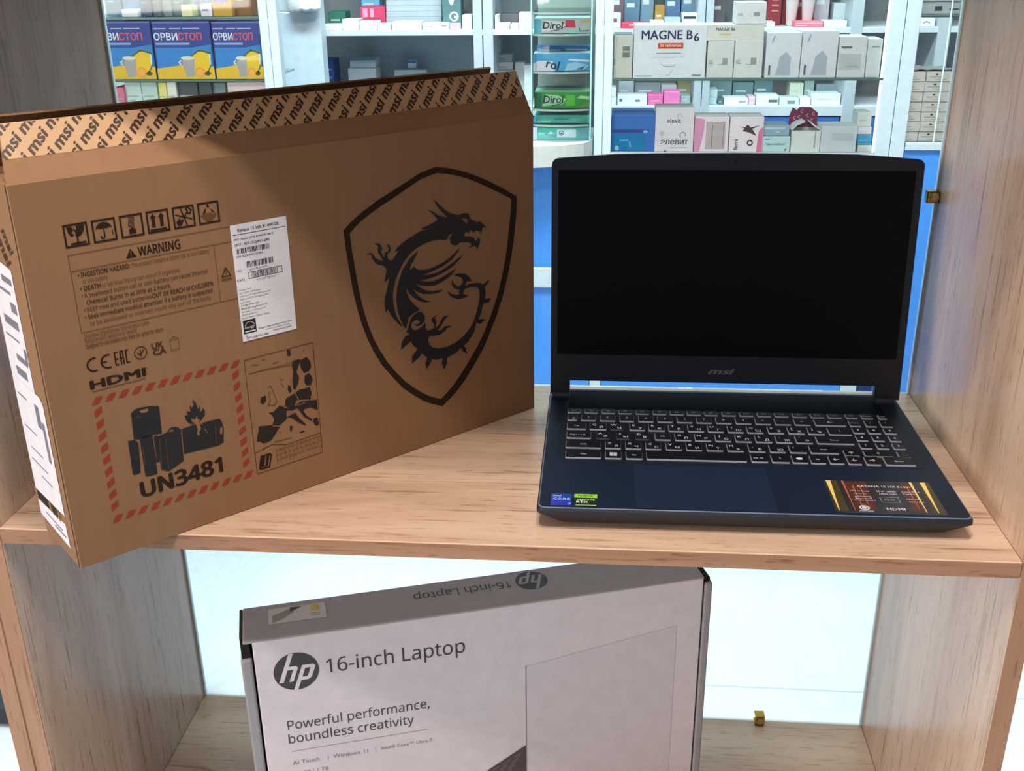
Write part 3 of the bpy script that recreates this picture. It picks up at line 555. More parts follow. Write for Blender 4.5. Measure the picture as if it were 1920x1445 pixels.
# map table
b = B(); b.frame(FRT, .1592, .0308, .2258, .1385, .0005, INK_MID); b.rect(FRT, .1620, .1250, .2030, .1254, INK_SOFT); b.line(FRT, [(.1592, .0512), (.1760, .0545), (.1900, .0500), (.2255, .0510)], .0005, INK_MID)
MP = lambda x, y: fpx(450 + x / 5.7813, 640 + y / 5.78)
MI = M((44, 36, 34), .55, spec=.2)
for s in ('565 210 640 190 660 200 630 260 610 330 640 390 630 440 600 520 575 510 565 420 575 330 560 260', '660 200 720 165 760 215 770 270 745 320 690 340 660 290 650 240', '700 370 745 340 770 370 785 410 765 470 720 475 695 440', '520 470 545 480 560 530 540 560 515 520', '215 660 230 600 280 585 285 640 250 680',
          '490 630 520 600 570 575 605 550 640 520 700 510 755 490 775 560 765 600 760 640 640 625 610 640 590 680 620 720 560 745 510 745 490 690', '430 690 490 700 510 720 500 780 510 830 470 870 430 905 350 905 370 850 350 800 310 770 360 765 400 720', '200 920 340 905 430 920 400 970 370 1020 330 1075 250 1105 215 1080 180 1085 185 1030 200 970',
          '500 830 540 800 600 770 640 830 700 880 715 910 690 900 640 880 580 840 540 820', '600 680 680 650 760 640 830 630 840 740 760 710 700 730 660 770 620 720', '800 830 840 820 855 900 820 910 790 870', '540 910 570 915 555 980 540 960', '640 985 690 960 700 975 660 990', '680 740 720 800 780 840 770 860 700 820 660 770', '505 95 540 90 550 150 515 160'): b.poly(FRT, pts(MP, s), MI)
for s in ('300 500 330 480 350 520 370 570 400 650 370 690 300 690 330 640 310 580 320 540', '430 380 440 420 470 410', '440 450 470 490', '430 980 440 990', '370 1090 450 1070 560 1040', '245 1160 320 1130', '120 260 200 250', '240 200 270 190', '350 240 410 220', '680 80 690 110', '100 350 300 300 540 255'): b.line(FRT, pts(MP, s), .0006, INK_SOFT)
for s in ('350 915 430 915', '590 550 630 630', '610 640 750 630', '590 685 660 680 700 660', '430 690 520 720', '520 780 580 745'): b.line(FRT, pts(MP, s), .0007, KRAFT, .0005)
b.poly(FRT, pts(MP, '205 1370 220 1240 325 1205 345 1225 325 1360 215 1395'), INK, .0003, [pts(MP, '225 1350 240 1250 315 1222 330 1235 312 1350 235 1370')]); b.poly(FRT, pts(MP, '222 1360 240 1245 318 1215 300 1345'), INK, .0004); b.line(FRT, pts(MP, '280 1230 265 1340'), .0009, KRAFT, .0006)
for i in range(11):
    u = .1795 + i * .0042; b.rect(FRT, u, .0345 if i < 5 else .0400, u + .0003, .0500, INK_SOFT)
    for j in range(3): b.text(FRT, ('AT BE BG HR CY CZ DK EE FI FR DE'.split()[i] if j == 0 else 'EL HU IE IT LV LT LU MT NL PL PT'.split()[i] if j == 1 else 'RO SK SI ES SE NO IS CH TR RS UA'.split()[i]), u + .0007, .0462 - j * .0046, INK_SOFT, size=.0032, res=1, maxw=.0032)
print_part(b, 'printed_map_table', label='printed framed map of Europe')
# white shipping sticker on the front
b = B(); lb = Fr((.1606, -.0004, .1546), (1, 0, 0), (0, 0, 1)); SW, SH = .0504, .0990
b.box((0, 0, -.0002), (SW, SH, .0002), PAPER, 0, 1, lb)
def st(t_, a, c, wd, bold=0, m=BLACK_INK): b.text(lb, t_, a * SW, (1 - c) * SH, m, width=wd * SW, lift=.0003, bold=bold, res=1)
st('Katana 15 HX B14WGK', .12, .062, .74, .015); b.rect(lb, .03 * SW, (1 - .087) * SH, .97 * SW, (1 - .082) * SH, BLACK_INK, .0003)
st('MKT : Katana 15 HX B14WGK-285US', .04, .13, .70, .01); st('SKU : 9S7-15Q4H1-285', .04, .178, .62, .01)
rnd = random.Random(3)
def bars(a, c0, c1, wd):
    x = a
    while x < a + wd: k = rnd.choice((.006, .010, .016)); b.rect(lb, x * SW, (1 - c1) * SH, (x + k) * SW, (1 - c0) * SH, BLACK_INK, .0003); x += k + rnd.choice((.007, .010, .014))
bars(.05, .200, .245, .60); st('S/N: K2407N0123456', .05, .275, .47, .005); bars(.20, .320, .370, .48); st('UPC :', .02, .395, .12); st('8 24142 39187 6', .25, .400, .33)
b.frame(lb, .22 * SW, (1 - .468) * SH, .84 * SW, (1 - .410) * SH, .0005, BLACK_INK, .0003); bars(.28, .418, .460, .46); st('EAN :', .02, .478, .16); st('4 711377 287913', .36, .497, .34)
for i, (t_, wd) in enumerate((('Country Spec', .21), ('15.6" QHD 165Hz panel', .38), ('Intel Core i7-14650HX processor', .56), ('GeForce RTX 50 Laptop GPU', .52), ('16G*1 DDR5', .18), ('512GB NVMe SSD', .33), ('Backlight keyboard US', .47), ('Windows 11 Home System', .44), ('Wi-Fi 6E+BT 5.3', .28), ('4 Cell 75Whr, 200W adapter', .50))): st(t_, .03, .555 + i * .0275, wd)
f2 = lambda a, c: (a * SW, (1 - c) * SH)
b.rect(lb, .03 * SW, (1 - .935) * SH, .26 * SW, (1 - .815) * SH, BLACK_INK, .0003); b.arc(lb, .145 * SW, (1 - .875) * SH, .0042, 10, 170, .0004, PAPER, .0005); b.rect(lb, .05 * SW, (1 - .922) * SH, .24 * SW, (1 - .912) * SH, PAPER, .0005)
b.text(lb, 'energy', .05 * SW, (1 - .890) * SH, PAPER, width=.18 * SW, lift=.0005, shear=.3, res=1)
st('Designed, Made and Assembled in China', .30, .918, .62, .004); st('www.msi.com/support for help', .42, .942, .46); st('Conforms to RoHS', .56, .968, .34, .01); st('SKY-1585Y01-G85', .07, .985, .40, .006); b.frame(lb, .06 * SW, (1 - .965) * SH, .09 * SW, (1 - .950) * SH, .0003, BLACK_INK, .0003)
b.build('shipping_sticker', body, label='white shipping sticker with barcodes')
# stickers on the narrow left side (u = depth from the front corner reversed so that text reads from outside)
lfz = Fr((-.0000, BD, 0), (0, -1, 0), (0, 0, 1)); q = lambda d, z: (BD - d, z)
b = B(); LP = lambda s: [q(*t) for t in s]
b.poly(lfz, LP([(.0880, .245), (.0305, .2415), (.0320, .1430), (.0885, .1430)]), PAPER, .0003)
b.poly(lfz, LP([(.0888, .1430), (.0220, .1430), (.0155, .1375), (.0160, .0415), (.0888, .0385)]), PAPER, .0004)
b.poly(lfz, LP([(.0890, .0280), (.0190, .0330), (.0178, .0112), (.0885, .0140)]), PAPER, .0003)
x = .030
while x < .088: b.poly(lfz, LP([(x, .0385), (x + .0055, .0388), (x + .0055, .0305), (x, .0300)]), BLACK_INK if int(x * 1000) % 3 else KRAFT, .0004); x += .0072
GR = M((120, 118, 130), .5)
for d0, d1, z0, z1 in ((.036, .060, .228, .233), (.044, .072, .219, .2215), (.036, .050, .205, .213), (.040, .075, .191, .198), (.046, .080, .180, .1815), (.035, .062, .163, .168), (.033, .039, .166, .178), (.044, .070, .149, .156), (.060, .082, .128, .1295), (.030, .040, .112, .132), (.050, .080, .100, .1012), (.022, .029, .085, .120), (.045, .074, .082, .0832), (.040, .080, .070, .0712), (.034, .060, .060, .0612), (.030, .070, .022, .0232), (.024, .050, .018, .0195)):
    b.poly(lfz, LP([(d0, z0), (d1, z0), (d1, z1), (d0, z1)]), GR, .0005)
b.text(lfz, 'msi', *q(.052, .262), TXT, height=.012, rot=-.9, bold=.03, shear=.3); b.text(lfz, 'msi', *q(.036, .270), TXT, height=.010, rot=-.9, bold=.03, shear=.3)
b.build('side_stickers', body, label='white paper labels on the narrow side')

# ------------------------------------------------------------------ white laptop box on the bottom board
HA = V3((-.6627, .0480, -H + .0002)); HYAW = math.radians(17.774); HW_, HD_, HH_ = .4587, .060, .310
hb = thing('laptop_box', 'white and grey cardboard laptop box with a round dark logo on the bottom board', 'box', HA, HYAW)
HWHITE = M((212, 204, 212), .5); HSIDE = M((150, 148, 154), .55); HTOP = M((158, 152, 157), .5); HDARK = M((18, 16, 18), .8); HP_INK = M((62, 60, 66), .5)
b = B(); b.box((.0018, .001, 0), (HW_ - .0012, .006, HH_ - .0015), HWHITE, .0012); b.box((-.0085, HD_ - .004, 0), (HW_ + .007, HD_, HH_ - .004), HSIDE, .001); b.box((-.006, .005, 0), (HW_ + .005, HD_ - .004, .004), HSIDE); hbody = b.build('carton_body', hb)
for x0, x1 in ((-.0105, -.0002), (HW_ + .0004, HW_ + .0090)):
    b = B(); z1 = HH_ - (.020 if x0 < 0 else .0075)
    b.box((x0, .0002, 0), (x1, HD_ - .004, z1), HSIDE, .0022, 3); b.build('side_wall', hb)
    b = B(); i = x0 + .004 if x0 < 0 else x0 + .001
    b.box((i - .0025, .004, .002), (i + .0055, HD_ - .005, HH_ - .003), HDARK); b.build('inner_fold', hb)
b = B(); b.box((-.0068, .0015, HH_ - .0030), (HW_ - .0005, HD_ - .0006, HH_), HTOP, .0012); lidh = b.build('lid', hb)
b = B(); b.box((-.0100, .012, HH_ - .0220), (-.0070, HD_ - .001, HH_ - .0005), M((34, 50, 50), .6), .001); b.build('side_tab', hb)
HF = Fr((0, .001, HH_), (1, 0, 0), (0, 0, 1)); HT = Fr((0, 0, HH_), (1, 0, 0), (0, 1, 0)); HTU = Fr((0, 0, HH_), (-1, 0, 0), (0, -1, 0))
def hp_logo(b, fr, u, v, r, ink, bg, flip=False):
    n = 56; b.disc(fr, u, v, r, ink, .0003, n=n)
    # slanted lower-case letters, their stems running off the disc edge
    sl = .36
    def sk(s): return [(u + (x + y * sl) * r, v + y * r) for x, y in s]
    for s in ([(-.62, -.52), (-.42, -.52), (-.42, .98), (-.62, .98)], [(-.42, .12), (-.42, .30), (-.10, .30), (.02, .20), (.02, -.52), (-.17, -.52), (-.17, .12)],
              [(.17, -1.02), (.36, -1.02), (.36, .30), (.17, .30)], [(.36, .30), (.66, .30), (.80, .18), (.80, -.38), (.68, -.50), (.36, -.50), (.36, -.33), (.60, -.33), (.60, .13), (.36, .13)]):
        b.poly(fr, sk(s), bg, .00045)
b = B(); hp_logo(b, HF, .0398, -.0408, .0215, HP_INK, HWHITE); b.build('logo', hbody); b = B()
b.text(HF, '16-inch Laptop', .0684, -.0480, HP_INK, width=.1368, height=.0172, res=4, font=NOTO); b.build('title_print', hbody); b = B(); b.text(HF, 'Powerful performance,', .0257, -.1090, HP_INK, width=.1412, height=.0116, res=4, font=NOTO); b.text(HF, 'boundless creativity', .0252, -.1258, HP_INK, width=.1250, height=.0116, res=4, font=NOTO)
b.build('tagline_print', hbody); b = B(); b.rect(HF, .0272, -.1362, .1630, -.1357, M((130, 124, 130), .5)); g_ = M((138, 130, 138), .5)
b.text(HF, 'AI Touch', .0265, -.1530, g_, width=.0265); b.rect(HF, .0615, -.1545, .0619, -.1475, g_); b.text(HF, 'Windows 11', .0668, -.1530, g_, width=.0350); b.rect(HF, .1095, -.1545, .1099, -.1475, g_); b.text(HF, 'Intel® Core™ Ultra 7', .1155, -.1525, g_, width=.0520); b.text(HF, '16 GB / 1 TB', .0280, -.1665, g_, width=.0330)
b.build('feature_print', hbody)
b = B(); lg_ = M((206, 198, 207), .5); KEYP = M((74, 62, 70), .5)
b.poly(HF, [(.2680, -.0770), (.4300, -.0550), (.4300, -.2900), (.2680, -.2900)], lg_, .0003); b.poly(HF, [(.2672, -.0760), (.2682, -.0760), (.2682, -.2900), (.2672, -.2900)], g_, .0004)
b.poly(HF, [(.2670, -.1780), (.2670, -.2500), (.1300, -.2900), (.2050, -.2150)], KEYP, .0004)
for i in range(9):
    for j in range(14):
        u, v = .262 - i * .012 - j * .0035, -.186 - i * .008 - j * .0065 + i * .002
        if v > -.285 and u > .14: b.poly(HF, [(u, v), (u - .008, v - .0050), (u - .0085, v - .0085), (u - .0005, v - .0035)], M((98, 86, 94), .5), .0005)
b.build('printed_laptop_picture', hbody)
b = B(); hp_logo(b, HTU, -.2830, -.0385, .0165, HP_INK, HTOP); b.build('logo', lidh); b = B(); b.text(HTU, '16-inch Laptop', -.2610, -.0425, HP_INK, width=.1000, height=.0125, res=3, font=NOTO); b.build('lid_print', lidh)
b = B(); b.rect(HT, .0180, .0245, .0735, .0505, M((196, 190, 188), .4), .0003); b.poly(HT, [(.0215, .0265), (.0215, .0385), (.0420, .0480), (.0420, .0400), (.0300, .0300)], M((140, 136, 134), .5), .0005); b.poly(HT, [(.0390, .0410), (.0500, .0480), (.0390, .0490)], M((60, 58, 62), .5), .0006)
b.rect(HT, .0590, .0390, .0665, .0480, M((196, 176, 60), .4), .0005); b.rect(HT, .0580, .0330, .0680, .0340, g_, .0005); b.rect(HT, .0595, .0300, .0670, .0310, g_, .0005); b.build('lid_sticker', lidh, label='white sticker with a yellow mark')

# ------------------------------------------------------------------ pharmacy: counters at YF, wall shelving behind at YB
YF, YB = 1.9, 2.5
Z1, Z2, Z3 = .1642, .3126, -.0116           # glass shelf, upper glass shelf, counter floor
ZA, ZB, ZC = .2386, .0195, .50              # wall shelf tops
WHITE = M((204, 211, 215), .4); WHITE2 = M((180, 190, 196), .45); BLUE = M((58, 128, 208), .4); BLUE_D = M((52, 100, 178), .45); GREYB = M((150, 168, 176), .6); STEEL = M((190, 204, 206), .35)
def xat(px, Y, z):
    a, c = -6.0, 6.0
    for _ in range(50):
        m_ = (a + c) / 2
        if project((m_, Y, z))[0] < px: a = m_
        else: c = m_
    return a
def zat(px, py, Y): return on_y(px, py, Y).z

def cabinet(name, label, cat, x0, x1): return thing(name, label, cat, ((x0 + x1) / 2, YF, FLOOR))
def part(parent, name, boxes, mat, bev=.001, label=None):
    b = B(); o = parent.location
    for a, c in boxes: b.box(tuple(V3(a) - o), tuple(V3(c) - o), mat, bev, 1)
    return b.build(name, parent, label=label)
# main glass counter between its two white posts
mc = cabinet('display_counter', 'white and blue glass display counter right behind the laptop', 'display counter', -.364, .388)
for x0 in (-.3640, -.3425, .3188, .3540): part(mc, 'post', [((x0, YF - .004, -.03), (x0 + (.0205 if x0 < 0 else .0335), YF + .03, .62))], WHITE2, .0012)
for x0 in (-.3640, .3030): part(mc, 'base_post', [((x0, YF - .003, FLOOR), (x0 + .0410 - (.012 if x0 < 0 else 0), YF + .03, -.0305))], WHITE2)
part(mc, 'front_panel', [((-.3345, YF, FLOOR + .08), (.3025, YF + .018, -.0305))], BLUE); part(mc, 'plinth', [((-.34, YF + .02, FLOOR), (.31, YF + .05, FLOOR + .08))], WHITE2)
part(mc, 'counter_floor', [((-.322, YF, Z3 - .018), (.3186, YF + .30, Z3 - .0005))], WHITE); part(mc, 'glass_shelf', [((-.3215, YF + .004, Z1 - .0062), (.3183, YF + .27, Z1 - .0005))], GLASS_G); part(mc, 'shelf_edge', [((-.3215, YF + .001, Z1 - .0062), (.3183, YF + .004, Z1 - .0005))], M((86, 122, 118), .2))
part(mc, 'front_glass', [((-.3215, YF - .003, Z3), (.3183, YF - .0005, .60))], GLASS, 0); part(mc, 'led_strip', [((.3130, YF + .002, Z3), (.3180, YF + .008, .60))], M((255, 255, 255), .4, emit=1.0), .0005)
# right counter
rc = cabinet('display_counter', 'narrow glass display counter with a blue front beside the right oak panel', 'display counter', .39, 1.0)
part(rc, 'front_panel', [((.3895, YF + .002, FLOOR + .08), (1.0, YF + .02, -.0055))], BLUE); part(rc, 'counter_ledge', [((.3895, YF - .006, -.0050), (1.0, YF + .30, .0135))], WHITE2); part(rc, 'plinth', [((.3895, YF + .02, FLOOR), (1.0, YF + .05, FLOOR + .08))], WHITE2)
part(rc, 'glass_shelf', [((.3900, YF + .004, .2990), (1.0, YF + .27, .3045))], GLASS_G); part(rc, 'shelf_edge', [((.3900, YF + .001, .2990), (1.0, YF + .004, .3045))], M((86, 122, 118), .2)); part(rc, 'front_glass', [((.3900, YF - .003, .0140), (1.0, YF - .0005, .60))], GLASS, 0)
for x in (.452, .480): part(rc, 'glass_edge_strip', [((x, YF - .006, .0140), (x + .003, YF - .0032, .60))], M((196, 214, 214), .2), .0004)
# left counter
lc = cabinet('display_counter', 'glass display counter with boxes of effervescent drink at the left', 'display counter', -1.75, -1.14)
for x0 in (-1.1830, -1.1600): part(lc, 'post', [((x0, YF - .004, -.03), (x0 + .022, YF + .03, .62))], WHITE2, .0012)
part(lc, 'front_panel', [((-1.75, YF, FLOOR + .08), (-1.1385, YF + .018, -.0305))], BLUE); part(lc, 'plinth', [((-1.75, YF + .02, FLOOR), (-1.1385, YF + .05, FLOOR + .08))], WHITE2); part(lc, 'counter_floor', [((-1.75, YF, Z3 - .018), (-1.1835, YF + .30, Z3 - .0005))], WHITE)
for z in (.0905, Z1, Z2):
    part(lc, 'glass_shelf', [((-1.75, YF + .004, z - .0062), (-1.1835, YF + .27, z - .0005))], GLASS_G); part(lc, 'shelf_edge', [((-1.75, YF + .001, z - .0062), (-1.1835, YF + .004, z - .0005))], M((86, 122, 118), .2))
part(lc, 'front_glass', [((-1.75, YF - .003, Z3), (-1.1835, YF - .0005, .60))], GLASS, 0)
# rounded corner counter with the chewing gum display
gc = cabinet('display_counter', 'rounded corner counter with curved glass shelves of chewing gum', 'display counter', -1.13, -.366)
part(gc, 'front_panel', [((-1.137, YF + .002, FLOOR + .08), (-.3655, YF + .02, -.0340))], BLUE); part(gc, 'plinth', [((-1.137, YF + .02, FLOOR), (-.3655, YF + .05, FLOOR + .08))], WHITE2); part(gc, 'ledge', [((-1.137, YF - .010, -.3640), (-.3655, YF + .0015, -.3100))], WHITE2, .003)
gx0, gx1 = -.66, -.3665
def gum_outline(s, dy=0): return [(gx0, YF + .20), (gx0, YF - .115 * s)] + [(gx0 + (gx1 - gx0) * k / 14, YF - .115 * s * math.sqrt(max(0, 1 - (k / 14) ** 2.2)) + dy) for k in range(1, 15)] + [(gx1, YF + .20)]
zf = Fr(-gc.location, (1, 0, 0), (0, 1, 0))
b = B(); b.prism(zf, gum_outline(1), -.0330, .0168, M((176, 176, 170), .45)); b.poly(zf, gum_outline(1), WHITE, .0170); b.build('rounded_top', gc)
for z in (.0566, .0940, .1822, .2690, .3180):
    b = B(); b.prism(zf, [(-.5140, YF + .20), (-.5140, YF - .004)] + [(-.5140 + .137 * k / 8, YF - .004 - .016 * math.sin(3.1416 * k / 8)) for k in range(1, 8)] + [(-.3770, YF - .004), (-.3770, YF + .20)], z - .0050, z - .0005, GLASS_G)
    b.prism(zf, [(-.5140 + .137 * k / 8, YF - .0042 - .016 * math.sin(3.1416 * k / 8)) for k in range(9)] + [(-.5140 + .137 * k / 8, YF - .0052 - .016 * math.sin(3.1416 * k / 8)) for k in range(8, -1, -1)], z - .0050, z - .0005, STEEL); b.build('glass_shelf', gc)
b = B(); b.prism(zf, [(-.5160 + .141 * k / 10, YF - .010 - .016 * math.sin(3.1416 * k / 10)) for k in range(11)] + [(-.5160 + .141 * k / 10, YF - .013 - .016 * math.sin(3.1416 * k / 10)) for k in range(10, -1, -1)], .0175, .60, GLASS); b.build('curved_glass', gc)
for x in (-.5185, -.3755): part(gc, 'glass_edge', [((x, YF - .013, .0175), (x + .004, YF - .006, .60))], M((150, 186, 186), .2), .0005)
part(gc, 'back_board', [((-.5140, YF + .201, .0175), (-.3670, YF + .207, .60))], M((134, 148, 144), .5))
# wall shelving
ws = thing('wall_shelving', 'white wall shelving full of medicine boxes at the back of the pharmacy', 'shelving', (0, YB, FLOOR))
part(ws, 'back_panel', [((-1.85, YB + .32, FLOOR), (1.1, YB + .335, 1.2))], M((160, 176, 184), .6))
for z0, z1 in ((ZA - .0160, ZA), (ZB - .0300, ZB), (ZC - .016, ZC), (ZA + .50, ZA + .516)): part(ws, 'shelf', [((-1.85, YB, z0), (1.1, YB + .32, z1 - .0004))], WHITE)
for x0, x1 in ((-.7300, -.7035), (-.7005, -.6710), (-.0760, -.0540), (-.0515, -.0300), (.3600, .3930), (.6050, .6400), (-1.85, -1.82)): part(ws, 'upright', [((x0, YB - .002, FLOOR), (x1, YB + .31, 1.2))], WHITE2)
for x0, x1 in ((-1.80, -1.30), (-1.29, -.74), (-.66, -.08), (-.025, .355), (.40, .60), (.645, 1.09)): part(ws, 'cupboard_door', [((x0, YB + .001, FLOOR + .06), (x1, YB + .016, ZB - .034))], BLUE_D)
xe = xat(525, YB - .06, .2); xf_ = xat(604, YB - .06, .2)
part(ws, 'end_panel', [((xe, YB - .06, FLOOR), (xf_, YB - .003, 1.2))], M((196, 208, 216), .45))
dk = thing('storage_cabinet', 'dark low cabinet standing on the floor at the far left edge', 'cabinet', (-1.95, 1.1, FLOOR)); b = B(); b.box((-.45, -.165, .004), (.50, .16, .60), M((40, 42, 52), .5), .003); b.build('carcass', dk); b = B(); b.box((-.44, -.172, .05), (.02, -.1655, .58), M((46, 48, 58), .45), .001); b.box((.03, -.172, .05), (.49, -.1655, .58), M((46, 48, 58), .45), .001); b.build('doors', dk)

# ---- goods
def mk(kind, label, cat, x0, x1, zb, zt, Y, dep, rgb, group=None, art=None, rough=.5, bev=.0012, side=None, rot=0):
    b = B(); w_, h_ = x1 - x0, zt - zb; m = M(rgb, rough); 
    b.box((-w_ / 2, 0, 0), (w_ / 2, dep, h_), m, min(bev, w_ * .1, h_ * .1), 2)
    if side: b.box((-w_ / 2 + .001, .0005, h_ - .0006), (w_ / 2 - .001, dep - .001, h_ + .0002), M(side, rough))
    if art: art(b, Fr((-w_ / 2, 0, 0), (1, 0, 0), (0, 0, 1)), w_, h_)
    o = b.build(kind, None, ((x0 + x1) / 2, Y, zb + .0001)); o.rotation_euler = (0, 0, rot)
    return tag(o, label, cat, group)
def goods(kind, label, cat, p0, p1, py, Y, zb, dep, rgb, group=None, art=None, pyb=None, **k):
    zm = zb; zt = zat((p0 + p1) / 2, py, Y); zm = (zb + zt) / 2
    if pyb is not None: zb = zat((p0 + p1) / 2, pyb, Y)
    return mk(kind, label, cat, xat(p0, Y, zm), xat(p1, Y, zm), zb, max(zt, zb + .006), Y, dep, rgb, group, art, **k)
def lines(rgb, rows=((.18, .62, .55, .06), (.18, .48, .4, .04)), extra=None):
    def f(b, fr, w_, h_):
        m = M(rgb, .5)
        for u, v, lw_, lh in rows: b.rect(fr, u * w_, v * h_, (u + lw_) * w_, (v + lh) * h_, m, .0003)
        if extra: extra(b, fr, w_, h_)
    return f
# boxes of effervescent drink, left counter
def drink(b, fr, w_, h_):
    X = lambda x: (x - 580) / 645 * w_
    Y_ = lambda y: (870 - y) / 645 * h_
    pp = lambda s: [(X(a), Y_(c)) for a, c in zip(map(float, s.split()[::2]), map(float, s.split()[1::2]))]
    c = lambda r, g, bl: M((r, g, bl), .4)
    b.poly(fr, pp('582 868 582 515 1000 515 1225 480 1225 868'), c(18, 130, 210)); b.poly(fr, pp('582 868 582 748 700 735 860 712 1000 705 1225 730 1225 868'), c(232, 190, 20), .0004)
    b.rect(fr, X(585), Y_(245), X(1222), Y_(228), c(110, 112, 172), .0004)
    for a, e in ((595, 735), (775, 900), (920, 1105)): b.rect(fr, X(a), Y_(312), X(e), Y_(298), c(176, 178, 216), .0004)
    b.text(fr, 'ОРВИ', X(592), Y_(430), c(232, 236, 250), width=X(852) - X(592), lift=.0005, bold=.02, height=Y_(350) - Y_(430)); b.text(fr, 'СТОП', X(862), Y_(430), c(220, 78, 96), width=X(1122) - X(862), height=Y_(350) - Y_(430), lift=.0005, bold=.03)
    b.rect(fr, X(600), Y_(484), X(980), Y_(462), c(140, 176, 226), .0005)
    b.poly(fr, pp('1000 605 1080 548 1190 580 1188 705 1120 800 1010 790'), c(238, 200, 16), .0005); b.line(fr, pp('985 605 1080 545 1195 578'), .004, c(58, 96, 52), .0006); b.line(fr, pp('1192 580 1186 700'), .003, c(240, 240, 220), .0006)
    b.poly(fr, pp('865 640 1015 635 1000 835 905 845'), c(166, 166, 172), .0006); b.disc(fr, (X(865) + X(1015)) / 2, Y_(632), X(940) - X(866), c(226, 226, 205), .0007, Y_(608) - Y_(630)); b.line(fr, pp('870 655 825 690 860 700'), .004, c(205, 214, 222), .0006)
    b.disc(fr, X(1065), Y_(790), X(1065) - X(1010), c(246, 160, 40), .0007); b.disc(fr, X(1065), Y_(792), X(1065) - X(1026), c(250, 178, 70), .0008); b.poly(fr, pp('1110 800 1150 775 1192 800 1160 830 1120 825'), c(46, 66, 30), .0008); b.line(fr, pp('1150 790 1200 700'), .003, c(96, 110, 40), .0008)
    b.frame(fr, .001, .001, w_ - .001, h_ - .001, .0012, c(40, 70, 150), .0003)
for p0, p1, t_ in ((181, 287, 'blue and yellow drink box half hidden by the left oak panel'), (290, 398, 'blue and yellow drink box, middle one of the three'), (401, 499, 'blue and yellow drink box against the white counter post')):
    goods('drink_box', t_, 'box', p0, min(p1, 490.5), 40, YF + .006, Z1 + .0004, .07, (44, 66, 150), 'boxes of lemon drink on the left glass shelf', drink)
G1_ = 'small goods on the upper left glass shelf'
for p0, p1, py, rgb, t_, yy in ((196, 226, -26, (52, 120, 150), 'teal box at the left end of the upper glass shelf', .05), (228, 258, 18, (226, 228, 236), 'small white box on the upper left glass shelf', .01), (230, 264, -20, (70, 130, 176), 'light blue box with red stripe behind the small white box', .05), (262, 282, -22, (30, 66, 104), 'dark blue box in the row on the upper left shelf', .03), (285, 300, -24, (72, 92, 104), 'dark slate box beside the dark blue box', .03), (303, 320, -22, (120, 134, 142), 'grey box in the middle of the upper left shelf', .04), (322, 344, -20, (100, 122, 124), 'grey green box behind the cream box', .05), (340, 360, 10, (232, 226, 176), 'small cream box on the upper left shelf', .01),
                              (364, 378, -18, (140, 150, 166), 'narrow grey blue box next to the white and purple box', .05), (376, 397, 8, (228, 226, 240), 'white box with a purple mark on the upper left shelf', .01), (398, 434, -10, (206, 156, 26), 'amber box with a lilac band on the upper left shelf', .01), (436, 470, -30, (140, 88, 26), 'brown box at the right end of the upper left shelf', .03)):
    ex = lines((200, 60, 80), ((.2, .6, .5, .12),)) if 'red' in t_ else lines((120, 90, 170), ((.12, .45, .6, .14),)) if 'purple' in t_ else lines((150, 130, 190), ((.1, .62, .7, .2),)) if 'amber' in t_ else lines((190, 200, 206))
    goods('medicine_box', t_, 'box', p0, p1, py, YF + yy, Z2, .05, rgb, G1_, ex)
G2_ = 'small goods on the lower left glass shelf'
for p0, p1, py, rgb, t_, yy in ((215, 234, 164, (224, 120, 150), 'pink box at the left end of the lower glass shelf', .01), (236, 266, 154, (206, 236, 236), 'pale aqua carton below the drink boxes', .02), (267, 296, 154, (200, 230, 226), 'second pale aqua carton, next to the cream packet', .02), (299, 314, 155, (236, 224, 130), 'cream yellow packet below the drink boxes', .01), (315, 332, 154, (234, 236, 232), 'white packet next to the cream yellow one', .01), (334, 372, 154, (74, 84, 90), 'dark grey box below the middle drink box', .02), (374, 398, 154, (56, 84, 84), 'dark green box below the middle drink box', .02), (400, 424, 155, (120, 150, 156), 'grey teal box below the right drink box', .03), (428, 502, 154, (240, 218, 226), 'pale pink carton below the right drink box', .02)):
    goods('medicine_box', t_, 'box', p0, p1, py, YF + yy, .0905, .07, rgb, G2_, lines((170, 190, 190), ((.08, .45, .7, .05), (.2, .3, .4, .04))))
# MAGNE B6 row on the middle glass shelf
def magne(b, fr, w_, h_):
    X = lambda x: (x - 390) / 900 * w_
    Y_ = lambda y: (975 - y) / 655 * h_
    n_ = M((22, 36, 84), .4); g = M((150, 160, 172), .5)
    b.text(fr, 'MAGNE B', X(486), Y_(492), n_, width=X(1112) - X(486), height=Y_(384) - Y_(492), lift=.0004, bold=.015); b.text(fr, '6', X(1130), Y_(516), n_, width=X(1195) - X(1130), height=Y_(420) - Y_(516), lift=.0004, bold=.015)
    b.rect(fr, X(692), Y_(608), X(1005), Y_(538), M((224, 110, 60), .4), .0004); b.rect(fr, X(700), Y_(600), X(997), Y_(546), M((206, 58, 44), .4), .0005); b.text(fr, '50 таблеток', X(720), Y_(585), M((245, 225, 210), .4), width=X(980) - X(720), lift=.0006, bold=.02)
    b.rect(fr, X(670), Y_(672), X(980), Y_(658), g, .0004); b.rect(fr, X(625), Y_(716), X(1015), Y_(710), g, .0004); b.rect(fr, X(410), Y_(952), X(635), Y_(940), g, .0004); b.rect(fr, X(1125), Y_(945), X(1240), Y_(932), M((110, 120, 134), .5), .0004)
    b.line(fr, [(X(740), Y_(800)), (X(780), Y_(828)), (X(890), Y_(828)), (X(920), Y_(800))], .0012, g, .0004); b.line(fr, [(X(880), Y_(875)), (X(825), Y_(950)), (X(790), Y_(920))], .0010, g, .0004)
